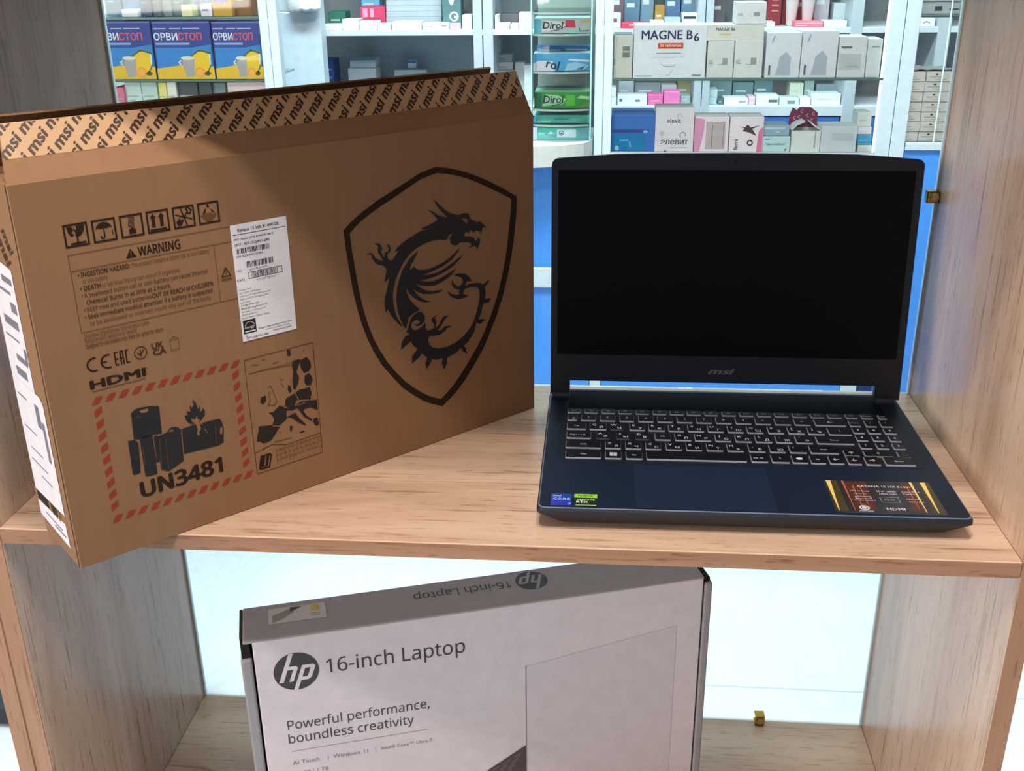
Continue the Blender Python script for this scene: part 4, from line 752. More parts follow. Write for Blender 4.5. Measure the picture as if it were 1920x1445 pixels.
goods('medicine_box', 'large white box with big dark blue lettering and a red strip', 'box', 1188, 1324, 47, YF + .004, Z1, .10, (226, 230, 238), None, magne)
def old(b, fr, w_, h_): b.rect(fr, .46 * w_, .48 * h_, .84 * w_, .74 * h_, M((120, 124, 120), .5)); b.rect(fr, .48 * w_, .60 * h_, .82 * w_, .64 * h_, M((186, 190, 182), .5), .0004); b.rect(fr, .12 * w_, .03 * h_, .14 * w_, .96 * h_, M((150, 156, 152), .5)); b.rect(fr, .02 * w_, .3 * h_, .06 * w_, .46 * h_, M((90, 100, 100), .5))
goods('medicine_box', 'pale grey box with a small label left of the large white box', 'box', 1151, 1186, 66, YF + .006, Z1, .10, (206, 206, 198), None, old, side=(120, 134, 138))
def small(b, fr, w_, h_):
    g = M((150, 158, 164), .5)
    for v, l in ((.42, .14), (.46, .16), (.38, .18)): b.rect(fr, .06 * w_, v * h_, (.06 + l) * w_, (v + .02) * h_, g)
    b.rect(fr, .58 * w_, .36 * h_, .78 * w_, .54 * h_, g); b.rect(fr, .42 * w_, .36 * h_, .60 * w_, .375 * h_, g)
GM = 'white medicine cartons on the middle glass shelf'
goods('medicine_box', 'square white carton right beside the large white box, lower row', 'box', 1326, 1375.5, 77, YF + .006, Z1, .08, (218, 220, 218), GM, small)
goods('medicine_box', 'square white carton with a dark top edge, lower row, second from the large box', 'box', 1377, 1430, 76, YF + .004, Z1, .08, (222, 224, 222), GM, small)
z_top = zat(1378, 76.3, YF + .005)
def mtop(b, fr, w_, h_): b.text(fr, 'MAGNE B6', .18 * w_, .62 * h_, M((60, 66, 80), .5), width=.32 * w_, lift=.0004, bold=.02); b.rect(fr, .24 * w_, .34 * h_, .44 * w_, .46 * h_, M((216, 206, 120), .5))
goods('medicine_box', 'wide white carton with tiny dark lettering lying on the two square ones', 'box', 1323, 1433, 46, YF + .006, z_top, .08, (222, 222, 216), GM, mtop)
z_t2 = zat(1378, 45.2, YF + .006)
goods('medicine_box', 'white carton on top of the wide one', 'box', 1381, 1437, 4, YF + .008, z_t2, .08, (228, 230, 234), GM, small)
def tree_art(dark):
    def f(b, fr, w_, h_):
        g = M((178, 186, 200), .5); b.poly(fr, [(.3 * w_, .06 * h_), (.74 * w_, .06 * h_), (.72 * w_, .28 * h_), (.74 * w_, .44 * h_), (.58 * w_, .58 * h_), (.40 * w_, .46 * h_), (.36 * w_, .26 * h_)], g, .0003)
        b.rect(fr, .10 * w_, .06 * h_, .16 * w_, .28 * h_, M((96, 104, 118), .5), .0004); b.line(fr, [(.16 * w_, .78 * h_), (.22 * w_, .92 * h_)], .003, M((160, 170, 186), .5), .0004)
    return f
goods('medicine_box', 'white carton with a grey bottle print, left one of the pair', 'box', 1436, 1501, 61, YF + .004, Z1, .08, (224, 228, 236), GM, tree_art(1)); goods('medicine_box', 'white carton with a grey bottle print, right one of the pair', 'box', 1502.5, 1570, 58, YF + .005, Z1, .08, (226, 228, 238), GM, tree_art(1))
def plate(b, fr, w_, h_): b.rect(fr, .08 * w_, .72 * h_, .46 * w_, .77 * h_, M((110, 112, 116), .5)); b.rect(fr, .04 * w_, .20 * h_, .82 * w_, .58 * h_, M((196, 200, 202), .5)); b.rect(fr, .30 * w_, .26 * h_, .70 * w_, .29 * h_, M((170, 174, 178), .5), .0004)
goods('medicine_box', 'white carton with a dark line of print and a grey panel', 'box', 1572, 1624, 69, YF + .005, Z1, .08, (224, 226, 230), GM, plate); goods('medicine_box', 'plain white carton at the right end of the middle glass shelf', 'box', 1625, 1652, 73, YF + .006, Z1, .08, (222, 228, 232), GM, lines((160, 168, 180), ((.3, .78, .5, .04),)))
# lower row on the counter floor
LOW = 'boxes on the floor of the glass counter'
def bluep(b, fr, w_, h_): b.rect(fr, .02 * w_, .50 * h_, .86 * w_, .60 * h_, M((40, 70, 140), .4)); b.disc(fr, .78 * w_, .54 * h_, .06 * w_, M((120, 180, 226), .4), .0005, .04 * h_); b.rect(fr, 0, .02 * h_, .78 * w_, .47 * h_, M((22, 122, 176), .4)); b.line(fr, [(.2 * w_, .3 * h_), (.42 * w_, .3 * h_), (.44 * w_, .12 * h_)], .004, M((90, 180, 226), .4), .0005); b.disc(fr, .13 * w_, .08 * h_, .05 * w_, M((150, 200, 220), .4), .0005)
goods('medicine_box', 'large blue box at the left end of the counter floor', 'box', 1146.5, 1228, 215, YF + .010, Z3, .12, (52, 110, 190), LOW, bluep)
def elevit(b, fr, w_, h_):
    d = M((92, 88, 96), .5); b.text(fr, 'элевит', .16 * w_, .17 * h_, d, width=.70 * w_, lift=.0004, bold=.02); b.text(fr, 'elevit', .30 * w_, .66 * h_, d, width=.36 * w_, lift=.0004, bold=.01)
    b.arc(fr, .72 * w_, .38 * h_, .007, -20, 230, .0014, d, .0004); b.arc(fr, .62 * w_, .80 * h_, .006, -20, 200, .001, M((160, 156, 164), .5), .0004); b.disc(fr, .18 * w_, .42 * h_, .006, M((196, 190, 186), .5), .0004); b.poly(fr, [(.24 * w_, .0), (.32 * w_, .0), (.28 * w_, .05 * h_)], d, .0004); b.rect(fr, .4 * w_, .08 * h_, .85 * w_, .10 * h_, M((180, 174, 178), .5), .0004)
goods('medicine_box', 'tall pale box lettered in Cyrillic beside the blue box', 'box', 1228.5, 1301, 202, YF + .004, Z3, .08, (224, 216, 222), LOW, elevit)
def pinkw(b, fr, w_, h_): b.poly(fr, [(0, 0), (.16 * w_, 0), (.26 * w_, .5 * h_), (.30 * w_, .92 * h_), (0, .98 * h_)], M((222, 150, 186), .4)); b.rect(fr, .36 * w_, .10 * h_, .88 * w_, .84 * h_, M((190, 178, 178), .4)); b.rect(fr, .51 * w_, .10 * h_, .53 * w_, .78 * h_, M((126, 114, 118), .4), .0005); b.rect(fr, .84 * w_, .10 * h_, .86 * w_, .78 * h_, M((146, 134, 138), .4), .0005); b.frame(fr, .34 * w_, .08 * h_, .90 * w_, .86 * h_, .001, M((160, 148, 152), .4), .0005)
goods('medicine_box', 'white and pink box with a window print', 'box', 1302, 1366, 219, YF + .005, Z3, .08, (236, 222, 230), LOW, pinkw)
def femi(b, fr, w_, h_):
    k = M((70, 52, 58), .5); b.poly(fr, [(.32 * w_, .72 * h_), (.44 * w_, .70 * h_), (.52 * w_, .78 * h_), (.62 * w_, .70 * h_), (.90 * w_, .76 * h_), (.66 * w_, .66 * h_), (.80 * w_, .46 * h_), (.56 * w_, .56 * h_), (.36 * w_, .60 * h_), (.44 * w_, .66 * h_)], k); b.poly(fr, [(.82 * w_, 0), (w_ * .98, 0), (w_ * .98, .72 * h_), (.86 * w_, .6 * h_), (.84 * w_, .3 * h_)], M((226, 120, 156), .4)); b.disc(fr, .62 * w_, .26 * h_, .0075, k, .0004, hole=.55); b.text(fr, 'femi', .26 * w_, .06 * h_, k, size=.016, rot=1.57, lift=.0004, bold=.01)
goods('medicine_box', 'white and pink box with a leaping figure print', 'box', 1368, 1431, 219, YF + .004, Z3, .08, (238, 226, 232), LOW, femi)
def aqua(b, fr, w_, h_): k = M((70, 110, 118), .5); b.line(fr, [(.06 * w_, .78 * h_), (.12 * w_, .86 * h_), (.18 * w_, .80 * h_), (.24 * w_, .86 * h_)], .0012, k, .0004); b.text(fr, 'Гинокомфорт', .08 * w_, .44 * h_, k, width=.76 * w_, lift=.0004, shear=.25); b.poly(fr, [(.78 * w_, .14 * h_), (.90 * w_, .22 * h_), (.86 * w_, .06 * h_)], k, .0004)
aq = goods('medicine_box', 'pale aqua box with script lettering, bottom of its stack', 'box', 1430, 1481, 256, YF + .006, Z3, .08, (196, 226, 228), LOW, aqua); za_ = zat(1455, 255.6, YF + .006)
goods('medicine_box', 'grey blue box lying on the pale aqua box', 'box', 1430, 1480, 235, YF + .012, za_, .07, (150, 176, 196), LOW, lines((200, 212, 222), ((.05, .62, .8, .2), (.5, .3, .15, .12))))
# open white box with a dark red patterned flap standing up
xa, xb = xat(1484, YF + .005, .02), xat(1538, YF + .005, .02); zt = zat(1510, 245, YF + .005)
ob = thing('gift_box', 'open white box with a dark red patterned flap standing up', 'box', ((xa + xb) / 2, YF + .005, Z3 + .0001), 0, LOW); w2 = (xb - xa) / 2; hgt = zt - Z3; CW = M((228, 230, 228), .5); DR = M((126, 44, 80), .5)
b = B(); b.box((-w2, 0, 0), (w2, .0015, hgt), CW); b.box((-w2, .0585, 0), (w2, .06, hgt), CW); b.box((-w2, .0015, 0), (-w2 + .0015, .0585, hgt), CW); b.box((w2 - .0015, .0015, 0), (w2, .0585, hgt), CW); b.box((-w2 + .0015, .0015, 0), (w2 - .0015, .0585, .0015), CW); b.rect(Fr((-w2, 0, 0), (1, 0, 0), (0, 0, 1)), .055, .01, .058, .05, M((176, 178, 180), .5)); b.build('carton_body', ob)
b = B(); zt2 = zat(1510, 201, YF + .06) - Z3; fp = Fr((0, .0605, 0), (1, 0, 0), (0, 0, 1)); b.prism(fp, [(-w2, hgt - .004), (w2, hgt - .004), (w2, zt2 * .86), (w2 * .45, zt2), (-w2 * .3, zt2), (-w2 * .5, zt2 * .93), (-w2 * .8, zt2 * .99), (-w2, zt2 * .80)], 0, .0015, DR)
PK = M((226, 176, 200), .5)
for u, v in ((-.6, .74), (-.1, .90), (.30, .80), (.62, .68), (-.28, .76), (.12, .66), (-.55, .60), (.72, .84)): b.arc(fp, u * w2, v * zt2, .0035, 60, 300, .0016, PK, .0019)
b.build('patterned_flap', ob)
b = B(); b.loft([[V3((-w2, y, hgt)), V3((-w2 + .012, y, hgt + .012)), V3((-w2 + .030, y, hgt + .020)), V3((-w2 + .030, y, hgt + .0215)), V3((-w2 + .010, y, hgt + .0135)), V3((-w2 - .0015, y, hgt + .0005))] for y in (.004, .056)], CW); b.build('side_flap', ob)
b = B(); b.loft([[V3((w2, y, hgt)), V3((w2 - .020, y, hgt + .012)), V3((w2 - .026, y, hgt + .018)), V3((w2 - .025, y, hgt + .0195)), V3((w2 - .016, y, hgt + .0135)), V3((w2 + .0015, y, hgt + .0005))] for y in (.004, .056)], CW); b.build('side_flap', ob)
goods('medicine_box', 'plain white box right of the dark red flap box', 'box', 1539, 1606, 237, YF + .005, Z3, .08, (216, 220, 228), LOW, lines((198, 204, 214), ((.3, .45, .6, .3),)))
zz = Z3
for py, rgb, t_ in ((272, (222, 224, 218), 'cream box at the bottom of the small stack at the counter end'), (252, (60, 164, 214), 'bright blue box in the small stack at the counter end'), (238, (236, 226, 232), 'thin white and pink box in the small stack at the counter end'), (211, (222, 230, 226), 'white box on top of the small stack at the counter end')):
    goods('medicine_box', t_, 'box', 1608, 1634, py, YF + .012, zz, .06, rgb, LOW, lines((190, 205, 215), ((.1, .4, .6, .08),))); zz = zat(1620, py - .4, YF + .012)
# chewing gum on the curved glass shelves
GUM = 'chewing gum displays on the curved glass shelves'
def gum_a(bg, tagc, x=.16):
    def f(b, fr, w_, h_):
        d = M((28, 40, 56), .4); b.rect(fr, 0, 0, .13 * w_, h_ * .95, M(bg, .4)); b.poly(fr, [(.14 * w_, .1 * h_), (.2 * w_, .86 * h_), (.42 * w_, .78 * h_), (.60 * w_, .50 * h_), (.50 * w_, .22 * h_)], M(tagc, .4), .0003); b.text(fr, 'Dirol', x * w_, .30 * h_, d, width=.36 * w_, height=.46 * h_, lift=.0006, bold=.02, shear=.15); b.line(fr, [(.30 * w_, .14 * h_), (.46 * w_, .26 * h_), (.58 * w_, .48 * h_)], .0015, d, .0006)
    return f
def gum1(b, fr, w_, h_): gum_a((96, 178, 200), (214, 212, 216))(b, fr, w_, h_); b.poly(fr, [(.56 * w_, .40 * h_), (.56 * w_, .86 * h_), (.72 * w_, .86 * h_), (.745 * w_, .36 * h_)], M((206, 52, 84), .4), .0004); b.rect(fr, .83 * w_, .74 * h_, .99 * w_, .84 * h_, M((226, 186, 40), .4), .0004); b.line(fr, [(.80 * w_, .35 * h_), (.82 * w_, .14 * h_), (.98 * w_, .16 * h_)], .002, M((40, 60, 60), .4), .0004); b.rect(fr, .60 * w_, .02 * h_, .80 * w_, .2 * h_, M((120, 200, 190), .4), .0003)
goods('gum_display_box', 'grey and teal gum display box with a red label, upper shelf', 'box', 1001, 1107, 34, YF + .004, .2690, .09, (180, 190, 190), GUM, gum1, side=(214, 226, 232))
def gum2(b, fr, w_, h_): b.poly(fr, [(0, 0), (0, .44 * h_), (.1 * w_, .58 * h_), (.34 * w_, .56 * h_), (.38 * w_, 0)], M((214, 216, 232), .4)); b.text(fr, 'rol', .22 * w_, .22 * h_, M((36, 52, 70), .4), width=.22 * w_, lift=.0006, rot=-.25, bold=.02); b.poly(fr, [(.55 * w_, 0), (.60 * w_, .4 * h_), (.75 * w_, .52 * h_), (.98 * w_, .3 * h_), (.9 * w_, .1 * h_)], M((150, 196, 224), .4)); b.poly(fr, [(.6 * w_, .6 * h_), (.98 * w_, .5 * h_), (.98 * w_, .62 * h_), (.64 * w_, .68 * h_)], M((206, 226, 238), .4)); b.poly(fr, [(.74 * w_, .08 * h_), (.92 * w_, .3 * h_), (.86 * w_, .1 * h_)], M((34, 90, 130), .4), .0005)
goods('gum_display_box', 'light blue gum display box with a torn white front, second shelf', 'box', 1000, 1107, 100, YF + .004, .1822, .06, (74, 158, 208), GUM, gum2, side=(190, 222, 238))
goods('gum_display_box', 'darker blue gum box behind the torn white one', 'box', 1006, 1106, 87, YF + .075, .1822, .06, (50, 116, 178), GUM, lines((160, 200, 220), ((.05, .8, .4, .06), (.55, .82, .4, .06))))
def gum3(b, fr, w_, h_): gum_a((26, 104, 74), (150, 196, 160))(b, fr, w_, h_); b.rect(fr, .56 * w_, .15 * h_, .72 * w_, h_ * .80, M((84, 176, 48), .4), .0004); b.poly(fr, [(.76 * w_, .62 * h_), (.98 * w_, .50 * h_), (.98 * w_, .72 * h_), (.82 * w_, .76 * h_)], M((176, 216, 150), .4), .0004); b.poly(fr, [(.75 * w_, .02 * h_), (.98 * w_, .02 * h_), (.98 * w_, .42 * h_)], M((110, 140, 60), .4), .0004)
goods('gum_display_box', 'green gum display box, third shelf', 'box', 1002, 1107, 172, YF + .004, .0940, .08, (40, 138, 62), GUM, gum3, side=(150, 200, 160)); goods('gum_display_box', 'dark green gum box behind the green one', 'box', 1006, 1104, 164, YF + .09, .0940, .04, (70, 140, 110), GUM, lines((210, 236, 220), ((.05, .85, .35, .1), (.5, .85, .3, .1))))
def gum4(b, fr, w_, h_): b.rect(fr, .05 * w_, .1 * h_, .3 * w_, .3 * h_, M((130, 220, 206), .4)); b.rect(fr, .35 * w_, .45 * h_, .6 * w_, .55 * h_, M((46, 120, 120), .4))
goods('gum_display_box', 'low teal gum box on the fourth shelf', 'box', 1002, 1107, 216, YF + .010, .0566, .08, (76, 170, 160), GUM, gum4)
def gum5(b, fr, w_, h_): b.rect(fr, .38 * w_, .22 * h_, .74 * w_, .90 * h_, M((214, 230, 240), .4)); b.disc(fr, .46 * w_, .58 * h_, .0060, M((52, 104, 120), .4), .0005, hole=.72); b.poly(fr, [(.43 * w_, .5 * h_), (.49 * w_, .5 * h_), (.46 * w_, .66 * h_)], M((52, 104, 120), .4), .0005); b.poly(fr, [(.20 * w_, .5 * h_), (.32 * w_, .5 * h_), (.26 * w_, .72 * h_)], M((220, 240, 240), .4), .0005); b.rect(fr, .02 * w_, .72 * h_, .3 * w_, .9 * h_, M((60, 206, 176), .4)); b.rect(fr, .03 * w_, .48 * h_, .14 * w_, .6 * h_, M((170, 226, 220), .4)); b.poly(fr, [(.78 * w_, .2 * h_), (.80 * w_, .86 * h_), (.97 * w_, .86 * h_), (.95 * w_, .2 * h_)], M((112, 170, 186), .4))
goods('gum_display_box', 'teal gum box with a white recycling panel on the counter top', 'box', 1007, 1106, 240, YF - .004, .0176, .08, (90, 190, 180), GUM, gum5)
# cartons behind the right counter glass
S0 = .0137
names = ['topmost', 'second from the top', 'third from the top', 'middle one', 'third from the bottom', 'second from the bottom', 'bottom one']
x0a, xm, x1a = xat(1676, YF + .01, .03), xat(1722, YF + .01, .03) + .0, xat(1769, YF + .01, .03); ztop = zat(1740, 134, YF + .01); stp = (ztop - S0) / 7
def carton(b, fr, w_, h_): b.disc(fr, .40 * w_, .74 * h_, .0034, M((40, 44, 50), .5), .0004, .0018); b.rect(fr, .12 * w_, .48 * h_, .62 * w_, .52 * h_, M((120, 122, 124), .5)); b.rect(fr, .40 * w_, .24 * h_, .80 * w_, .28 * h_, M((170, 172, 172), .5)); b.rect(fr, .01 * w_, .0, .99 * w_, .05 * h_, M((140, 140, 140), .5))
for i in range(7):
    for c_, (xa, xb) in enumerate(((x0a, xm - .0008), (xm + .0008, x1a))):
        dx = random.uniform(-.0012, .0012)
        mk('medicine_carton', 'flat white carton, %s in the %s column of stacked cartons' % (names[i], ('left', 'right')[c_]), 'box', xa + dx, xb + dx, S0 + (6 - i) * stp, S0 + (7 - i) * stp - .0006, YF + .008 + random.uniform(0, .004), .09, (236, 232, 226), 'white cartons stacked behind the right counter glass', carton)
b = B(); fr_ = Fr((0, 0, 0), (1, 0, 0), (0, 1, 0)); n = 8; rows_ = []
for j in range(5): rows_.append([V3((x0a + (x1a - x0a) * i / n, YF + .012 + .08 * j / 4, ztop + .003 + .004 * math.sin(i * 1.7 + j) ** 2)) for i in range(n + 1)])
vs = [p for r_ in rows_ for p in r_] + [p - V3((0, 0, .0012)) for r_ in rows_ for p in r_]; N_ = 9 * 5; fs = []
for j in range(4):
    for i in range(n): a = j * 9 + i; fs += [(a, a + 1, a + 10, a + 9), (N_ + a, N_ + a + 9, N_ + a + 10, N_ + a + 1)]
rim = list(range(9)) + [9 * j + 8 for j in range(1, 5)] + [36 + i for i in range(7, -1, -1)] + [9 * j for j in range(3, 0, -1)]
fs += [(rim[i], N_ + rim[i], N_ + rim[(i + 1) % len(rim)], rim[(i + 1) % len(rim)]) for i in range(len(rim))]
b.add(vs, fs, M((186, 186, 178), .3)); tag(b.build('plastic_sheet', smooth=True), 'crumpled clear plastic sheet lying on the stack of white cartons', 'plastic sheet')
def pharm(b, fr, w_, h_): b.rect(fr, .5 * w_, .3 * h_, .64 * w_, .7 * h_, M((70, 76, 84), .5)); b.rect(fr, .78 * w_, .35 * h_, .96 * w_, .5 * h_, M((90, 96, 100), .5)); b.frame(fr, .002, .001, w_ - .002, h_ - .001, .001, M((120, 130, 136), .5))
xl, xr = xat(1702, YF + .02, .32), xat(1800, YF + .02, .32); zq = .3046
for i in range(3): mk('medicine_carton', 'pale grey carton on the right glass shelf, %s of three' % ('bottom', 'middle', 'top')[i], 'box', xl + .02 * (i > 0), xr, zq + i * .028, zq + (i + 1) * .028 - .001, YF + .01, .10, (196, 206, 212), 'pale grey cartons on the right glass shelf', pharm)
# wall shelf goods, upper shelf left and centre bays
SH = 'goods on the upper wall shelf'
def wg(p0, p1, py, rgb, t_, yy=.02, dep=.07, art='d', kind='medicine_box', cat='box', zb=ZA, grp=SH, Y0=YB, pyb=None): return goods(kind, t_, cat, p0, p1, py, Y0 + yy, zb, dep, rgb, grp, lines((196, 204, 206), ((.15, .45, .5, .1),)) if art == 'd' else art, pyb)
wg(604, 640, 46, (232, 240, 238), 'low white box at the left end of the wall shelf', .02); wg(642, 672, 36, (226, 236, 232), 'white box with a slanted top on the wall shelf', .03); wg(674, 706, 40, (236, 242, 240), 'wide white box left of centre on the wall shelf', .015); wg(708, 732, 45, (228, 234, 236), 'small square white box on the wall shelf', .02); wg(735, 790, 41, (232, 240, 236), 'long white box on the wall shelf', .02); wg(792, 841, 43, (228, 240, 236), 'flat white box with a dark mark on the wall shelf', .02, art=lines((80, 96, 100), ((.72, .45, .2, .12), (.1, .42, .3, .06))))
wg(844, 864, 43, (216, 176, 226), 'small lilac price note on the wall shelf', .008, .004, art=lines((240, 230, 246), ((.6, .15, .2, .1),)), kind='price_note', cat='note')
def vg(b, fr, w_, h_): k = M((206, 220, 222), .4); b.text(fr, 'V', .15 * w_, .52 * h_, k, width=.7 * w_, height=.44 * h_, lift=.0004, bold=.05); b.disc(fr, .62 * w_, .26 * h_, .014, k, .0004, hole=.66); b.rect(fr, .62 * w_, .22 * h_, .78 * w_, .28 * h_, k, .0005)
wg(829, 864, -34, (86, 122, 122), 'dark teal box with a large pale emblem on the wall shelf', .055, .07, vg); wg(867, 884, 28, (240, 246, 246), 'white box at the right end of the left wall bay', .02)
wg(616, 648, 22, (42, 112, 92), 'dark green pack standing behind the white boxes', .10); wg(676, 722, 12, (206, 60, 96), 'red pack with pink print on the wall shelf', .10, art=lines((236, 150, 180), ((.1, .5, .2, .4), (.4, .5, .15, .4)))); wg(678, 712, -30, (110, 180, 214), 'light blue pack above the red pack', .18)
for k in range(5): wg(724, 828, 32 - k * 10.5, (176, 186, 196), 'grey flat box, %s of the five piled on the wall shelf' % ('lowest', 'second', 'third', 'fourth', 'topmost')[k], .11, .08, zb=zat(776, 42.5 - k * 10.5, YB + .11), grp='pile of grey flat boxes')
# below the upper shelf, left bay
LB = 'boxes in the grey lower wall bay'
wg(606, 627, 112, (44, 84, 150), 'dark blue box at the left of the grey lower wall bay', .20, .08, lines((130, 170, 210), ((.2, .5, .6, .05), (.2, .72, .6, .05))), zb=ZB, grp=LB)
wg(654, 706, 128, (176, 190, 198), 'grey box, lower one of two in the grey wall bay', .18, .08, zb=ZB, grp=LB); zg = zat(680, 127.6, YB + .18); wg(656, 704, 111, (166, 184, 192), 'grey box lying on another one in the grey wall bay', .185, .08, lines((90, 110, 124), ((0, .86, 1, .14),)), zb=zg, grp=LB)
wg(740, 800, 131, (150, 168, 178), 'grey carton under the little white and blue box', .22, .06, zb=ZB, grp=LB); zg = zat(770, 130.6, YB + .24); wg(764, 780, 114, (214, 222, 236), 'little white and blue box on a grey carton', .24, .03, lines((70, 110, 170), ((0, .75, 1, .25), (0, 0, 1, .15))), zb=zg, grp=LB)
# narrow bay between the posts and the gum display
NB = 'boxes in the narrow wall bay left of the chewing gum'
wg(928, 955, 44, (228, 236, 240), 'white box, lower left on the narrow wall shelf', .01, grp=NB, zb=ZA); zg = zat(941, 45.0, YB + .01); wg(907 + 21, 934, 28, (220, 228, 240), 'white box stacked at the left of the narrow wall shelf', .012, zb=zg, grp=NB); wg(957, 972, 45, (236, 240, 240), 'small white box in the middle of the narrow wall shelf', .01, grp=NB); wg(973, 998, 24, (226, 240, 240), 'taller white box beside the gum display', .015, grp=NB); wg(936, 972, 26, (96, 92, 96), 'dark box with red print behind the small white box', .09, art=lines((120, 60, 70), ((.2, .2, .4, .2),)), grp=NB)
for p0, p1, py, yy, t_ in ((918, 975, 132, .16, 'lowest of the stepped grey boxes'), (920, 962, 116, .17, 'second of the stepped grey boxes'), (920, 960, 102, .175, 'third of the stepped grey boxes'), (921, 938, 73, .18, 'upright topmost one of the stepped grey boxes')):
    zb_ = ZB if py == 132 else zg; wg(p0, p1, py, (186, 198, 196), t_, yy, .07, lines((110, 124, 130), ((.1, .5, .2, .14), (.4, .3, .3, .08))), zb=zb_, grp=NB); zg = zat((p0 + p1) / 2, py - .4, YB + yy)
wg(966, 984, 117, (190, 202, 200), 'grey box at the right of the stepped grey boxes', .15, .06, zb=ZB, grp=NB); wg(983, 998, 122, (200, 214, 216), 'pale box half behind the gum display', .12, .06, zb=ZB, grp=NB)
# upper wall shelf behind the main counter
MB_ = 'goods on the wall shelf behind the main counter'
wg(1147, 1164, 25, (206, 210, 214), 'little white box with a dark mark at the left post', .03, art=lines((90, 90, 100), ((.2, .4, .4, .25),)), grp=MB_); wg(1165, 1212, 43, (214, 62, 92), 'flat red box on the wall shelf above the pale grey box', .015, art=lines((240, 200, 210), ((.3, .5, .6, .2),)), grp=MB_); wg(1219, 1244, 39, (230, 234, 236), 'white box behind the large white box', .02, grp=MB_); wg(1246, 1276, 33, (170, 190, 206), 'pale blue box behind the large white box', .03, grp=MB_); wg(1279, 1308, 25, (226, 236, 240), 'white box with a black slot beside the wall post', .02, art=lines((44, 54, 60), ((.08, .62, .8, .18), (.1, .18, .8, .14))), grp=MB_)
wg(1146, 1170, -40, (112, 84, 92), 'dark mauve pack behind the left post', .12, grp=MB_); wg(1171, 1200, -30, (90, 124, 146), 'slate blue pack, leftmost of the blue packs', .11, grp=MB_); wg(1201, 1226, -42, (110, 140, 158), 'grey blue pack, second of the blue packs', .12, grp=MB_); wg(1228, 1246, 10, (176, 130, 50), 'orange brown pack among the blue packs', .09, grp=MB_); wg(1247, 1276, -36, (84, 110, 146), 'dark blue pack, third of the blue packs', .11, grp=MB_); wg(1278, 1306, -44, (100, 130, 156), 'blue pack next to the wall post', .12, grp=MB_)
wg(1336, 1360, -20, (96, 88, 96), 'dark brown pack right of the wall post', .10, grp=MB_); wg(1440, 1466, -40, (136, 36, 50), 'dark red pack with gold lines', .10, art=lines((190, 140, 110), ((.3, .3, .5, .03), (.3, .42, .5, .03), (.3, .54, .5, .03))), grp=MB_); wg(1468, 1536, -30, (158, 42, 58), 'wide red pack behind the grey bottles', .14, grp=MB_)
def bottle(px, py, Y, rgb, t_, r):
    zb = ZA; x = xat(px, Y, zb); zt = zat(px, py, Y); h_ = zt - zb; n_ = 18; b = B()
    b.loft([[V3((q * math.cos(6.2832 * k / n_), q * .7 * math.sin(6.2832 * k / n_), z)) for k in range(n_)] for q, z in ((r * .5, 0), (r * .62, .004), (r, h_ * .55), (r, h_ * .8), (r * .5, h_ * .92), (r * .4, h_))], M(rgb, .4)); t = b.build('bottle', None, (x, Y, zb + .0001), True); tag(t, t_, 'bottle', 'grey bottles in front of the red pack')
bottle(1482, -70, YB + .08, (206, 192, 190), 'pale grey tapered bottle, left one before the red pack', .022); bottle(1512, -74, YB + .075, (200, 190, 192), 'pale grey tapered bottle, right one before the red pack', .022)
wg(1528, 1556, -40, (170, 160, 168), 'mauve grey box beside the bottles', .11, grp=MB_); wg(1562, 1596, 6, (180, 188, 192), 'grey box with a purple foot near the right wall post', .10, art=lines((150, 130, 170), ((0, 0, 1, .2),)), grp=MB_); wg(1438, 1453, 41, (230, 214, 220), 'small pale pink box beside the white carton stack', .03, grp=MB_); wg(1490, 1543, 40, (240, 110, 130), 'flat coral red box on the wall shelf', .02, art=lines((250, 180, 190), ((.05, .6, .9, .15), (.05, .2, .4, .15))), grp=MB_); wg(1545, 1588, 39, (226, 240, 242), 'flat white box right of the coral red box', .02, grp=MB_)
# lower wall shelf behind the main counter
LW_ = 'goods on the lower wall shelf behind the main counter'
def lg(p0, p1, py, rgb, t_, yy=.02, dep=.07, art='d'): return wg(p0, p1, py, rgb, t_, yy, dep, art, zb=ZB, grp=LW_)
lg(1143, 1155, 165, (222, 228, 232), 'narrow white box at the left end of the lower wall shelf', .02); lg(1158, 1213, 179, (228, 236, 240), 'long white box with a blue mark on the lower wall shelf', .015, art=lines((90, 110, 160), ((.06, .35, .1, .3), (.6, .35, .16, .2)))); lg(1215, 1243, 178, (232, 110, 168), 'pink box, left one on the lower wall shelf', .02, art=lines((246, 170, 206), ((.2, .35, .6, .1),))); lg(1245, 1275, 172, (236, 122, 180), 'pink box, taller right one on the lower wall shelf', .015, art=None)
lg(1160, 1188, 152, (160, 168, 172), 'grey box standing behind the long white box', .12); lg(1190, 1238, 155, (130, 142, 146), 'dark grey box behind the pink boxes', .15); lg(1240, 1268, 160, (176, 182, 180), 'grey box with ridged top behind the pink boxes', .10); lg(1270, 1296, 152, (150, 150, 110), 'olive box behind the wall post', .16); lg(1276, 1294, 180, (150, 172, 170), 'small grey green box beside the pink boxes', .04)
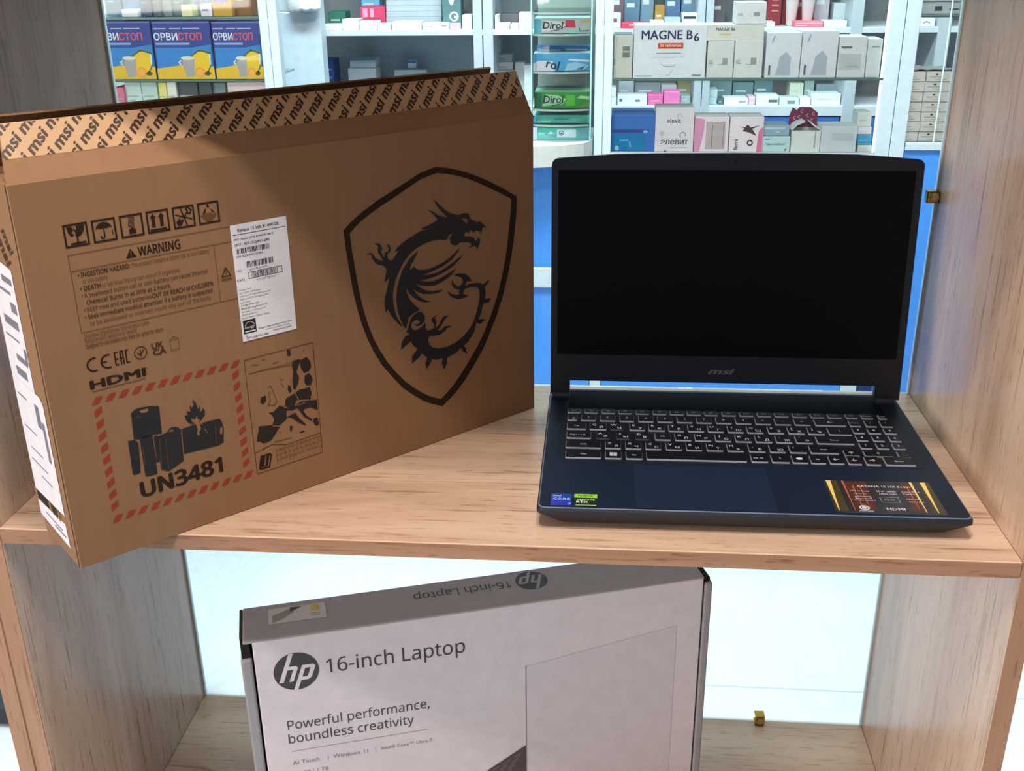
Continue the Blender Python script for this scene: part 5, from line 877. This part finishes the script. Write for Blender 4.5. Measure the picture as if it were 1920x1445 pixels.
lg(1328, 1345, 168, (206, 226, 226), 'small pale box right of the wall post, upper', .06); lg(1325, 1343, 184, (170, 200, 204), 'small teal box right of the wall post', .03); lg(1346, 1356, 186, (70, 100, 106), 'dark teal little box on the lower wall shelf', .03); lg(1358, 1402, 184, (228, 232, 240), 'white box with grey print, left of the pink and white one', .02, art=lines((150, 160, 176), ((.62, .3, .3, .3),))); lg(1404, 1416, 182, (226, 190, 206), 'little pink and white box on the lower wall shelf', .02); lg(1418, 1460, 179, (226, 236, 240), 'white box with a dark code on the lower wall shelf', .02, art=lines((90, 100, 104), ((.55, .25, .4, .3),))); lg(1462, 1498, 184, (206, 222, 220), 'pale box with a grey leaf mark on the lower wall shelf', .015, art=lines((120, 140, 138), ((.4, .15, .4, .5),))); lg(1500, 1520, 184, (236, 240, 236), 'white box behind the dark red flap', .02); lg(1522, 1576, 176, (224, 234, 242), 'long white box at the right of the lower wall shelf', .02)
for p0, p1, rgb, t_, py in ((1330, 1372, (110, 138, 140), 'grey green pack, leftmost of the dark row', 152), (1374, 1412, (96, 126, 130), 'slate pack in the dark row', 155), (1414, 1448, (84, 116, 120), 'dark slate pack in the dark row', 150), (1480, 1506, (206, 214, 196), 'cream folded carton in the dark row', 156), (1508, 1526, (150, 162, 160), 'grey carton at the right of the dark row', 152), (1530, 1576, (124, 142, 150), 'grey flat pack beside the right wall post', 158)): lg(p0, p1, py, rgb, t_, .14)
# right bay behind the right counter
def leafm(b, fr, w_, h_): b.line(fr, [(.3 * w_, .4 * h_), (.5 * w_, .6 * h_), (.7 * w_, .42 * h_)], .003, M((130, 150, 150), .5), .0004)
wg(1698, 1720, 35, (226, 240, 240), 'small white box with a grey mark, left one on the right wall shelf', .015, art=leafm, grp='white boxes on the right wall shelf'); wg(1722, 1753, 34, (228, 242, 242), 'small white box with a grey mark, right one on the right wall shelf', .015, art=leafm, grp='white boxes on the right wall shelf')
# white plastic bag hanging at the end panel
b = B(); xb0, xb1 = xat(537, YB - .1, .33), xat(601, YB - .1, .33); zb0 = zat(570, 20, YB - .1); n = 20; rings = []
for k, (h_, s_) in enumerate(((0, .80), (.006, .95), (.03, 1.0), (.10, 1.0), (.22, .9))):
    rings.append([V3(((xb0 + xb1) / 2 + (xb1 - xb0) / 2 * s_ * math.cos(6.2832 * i / n) * (1 + .03 * math.sin(5 * i + k)), YB - .0985 + .036 * s_ * math.sin(6.2832 * i / n) * (1 + .06 * math.sin(7 * i + 2 * k)), zb0 + h_ + .002 * math.sin(3 * i))) for i in range(n)])
b.loft(rings, M((232, 238, 242), .35)); tag(b.build('plastic_bag', smooth=True), 'white plastic bag hanging against the grey end panel', 'bag')
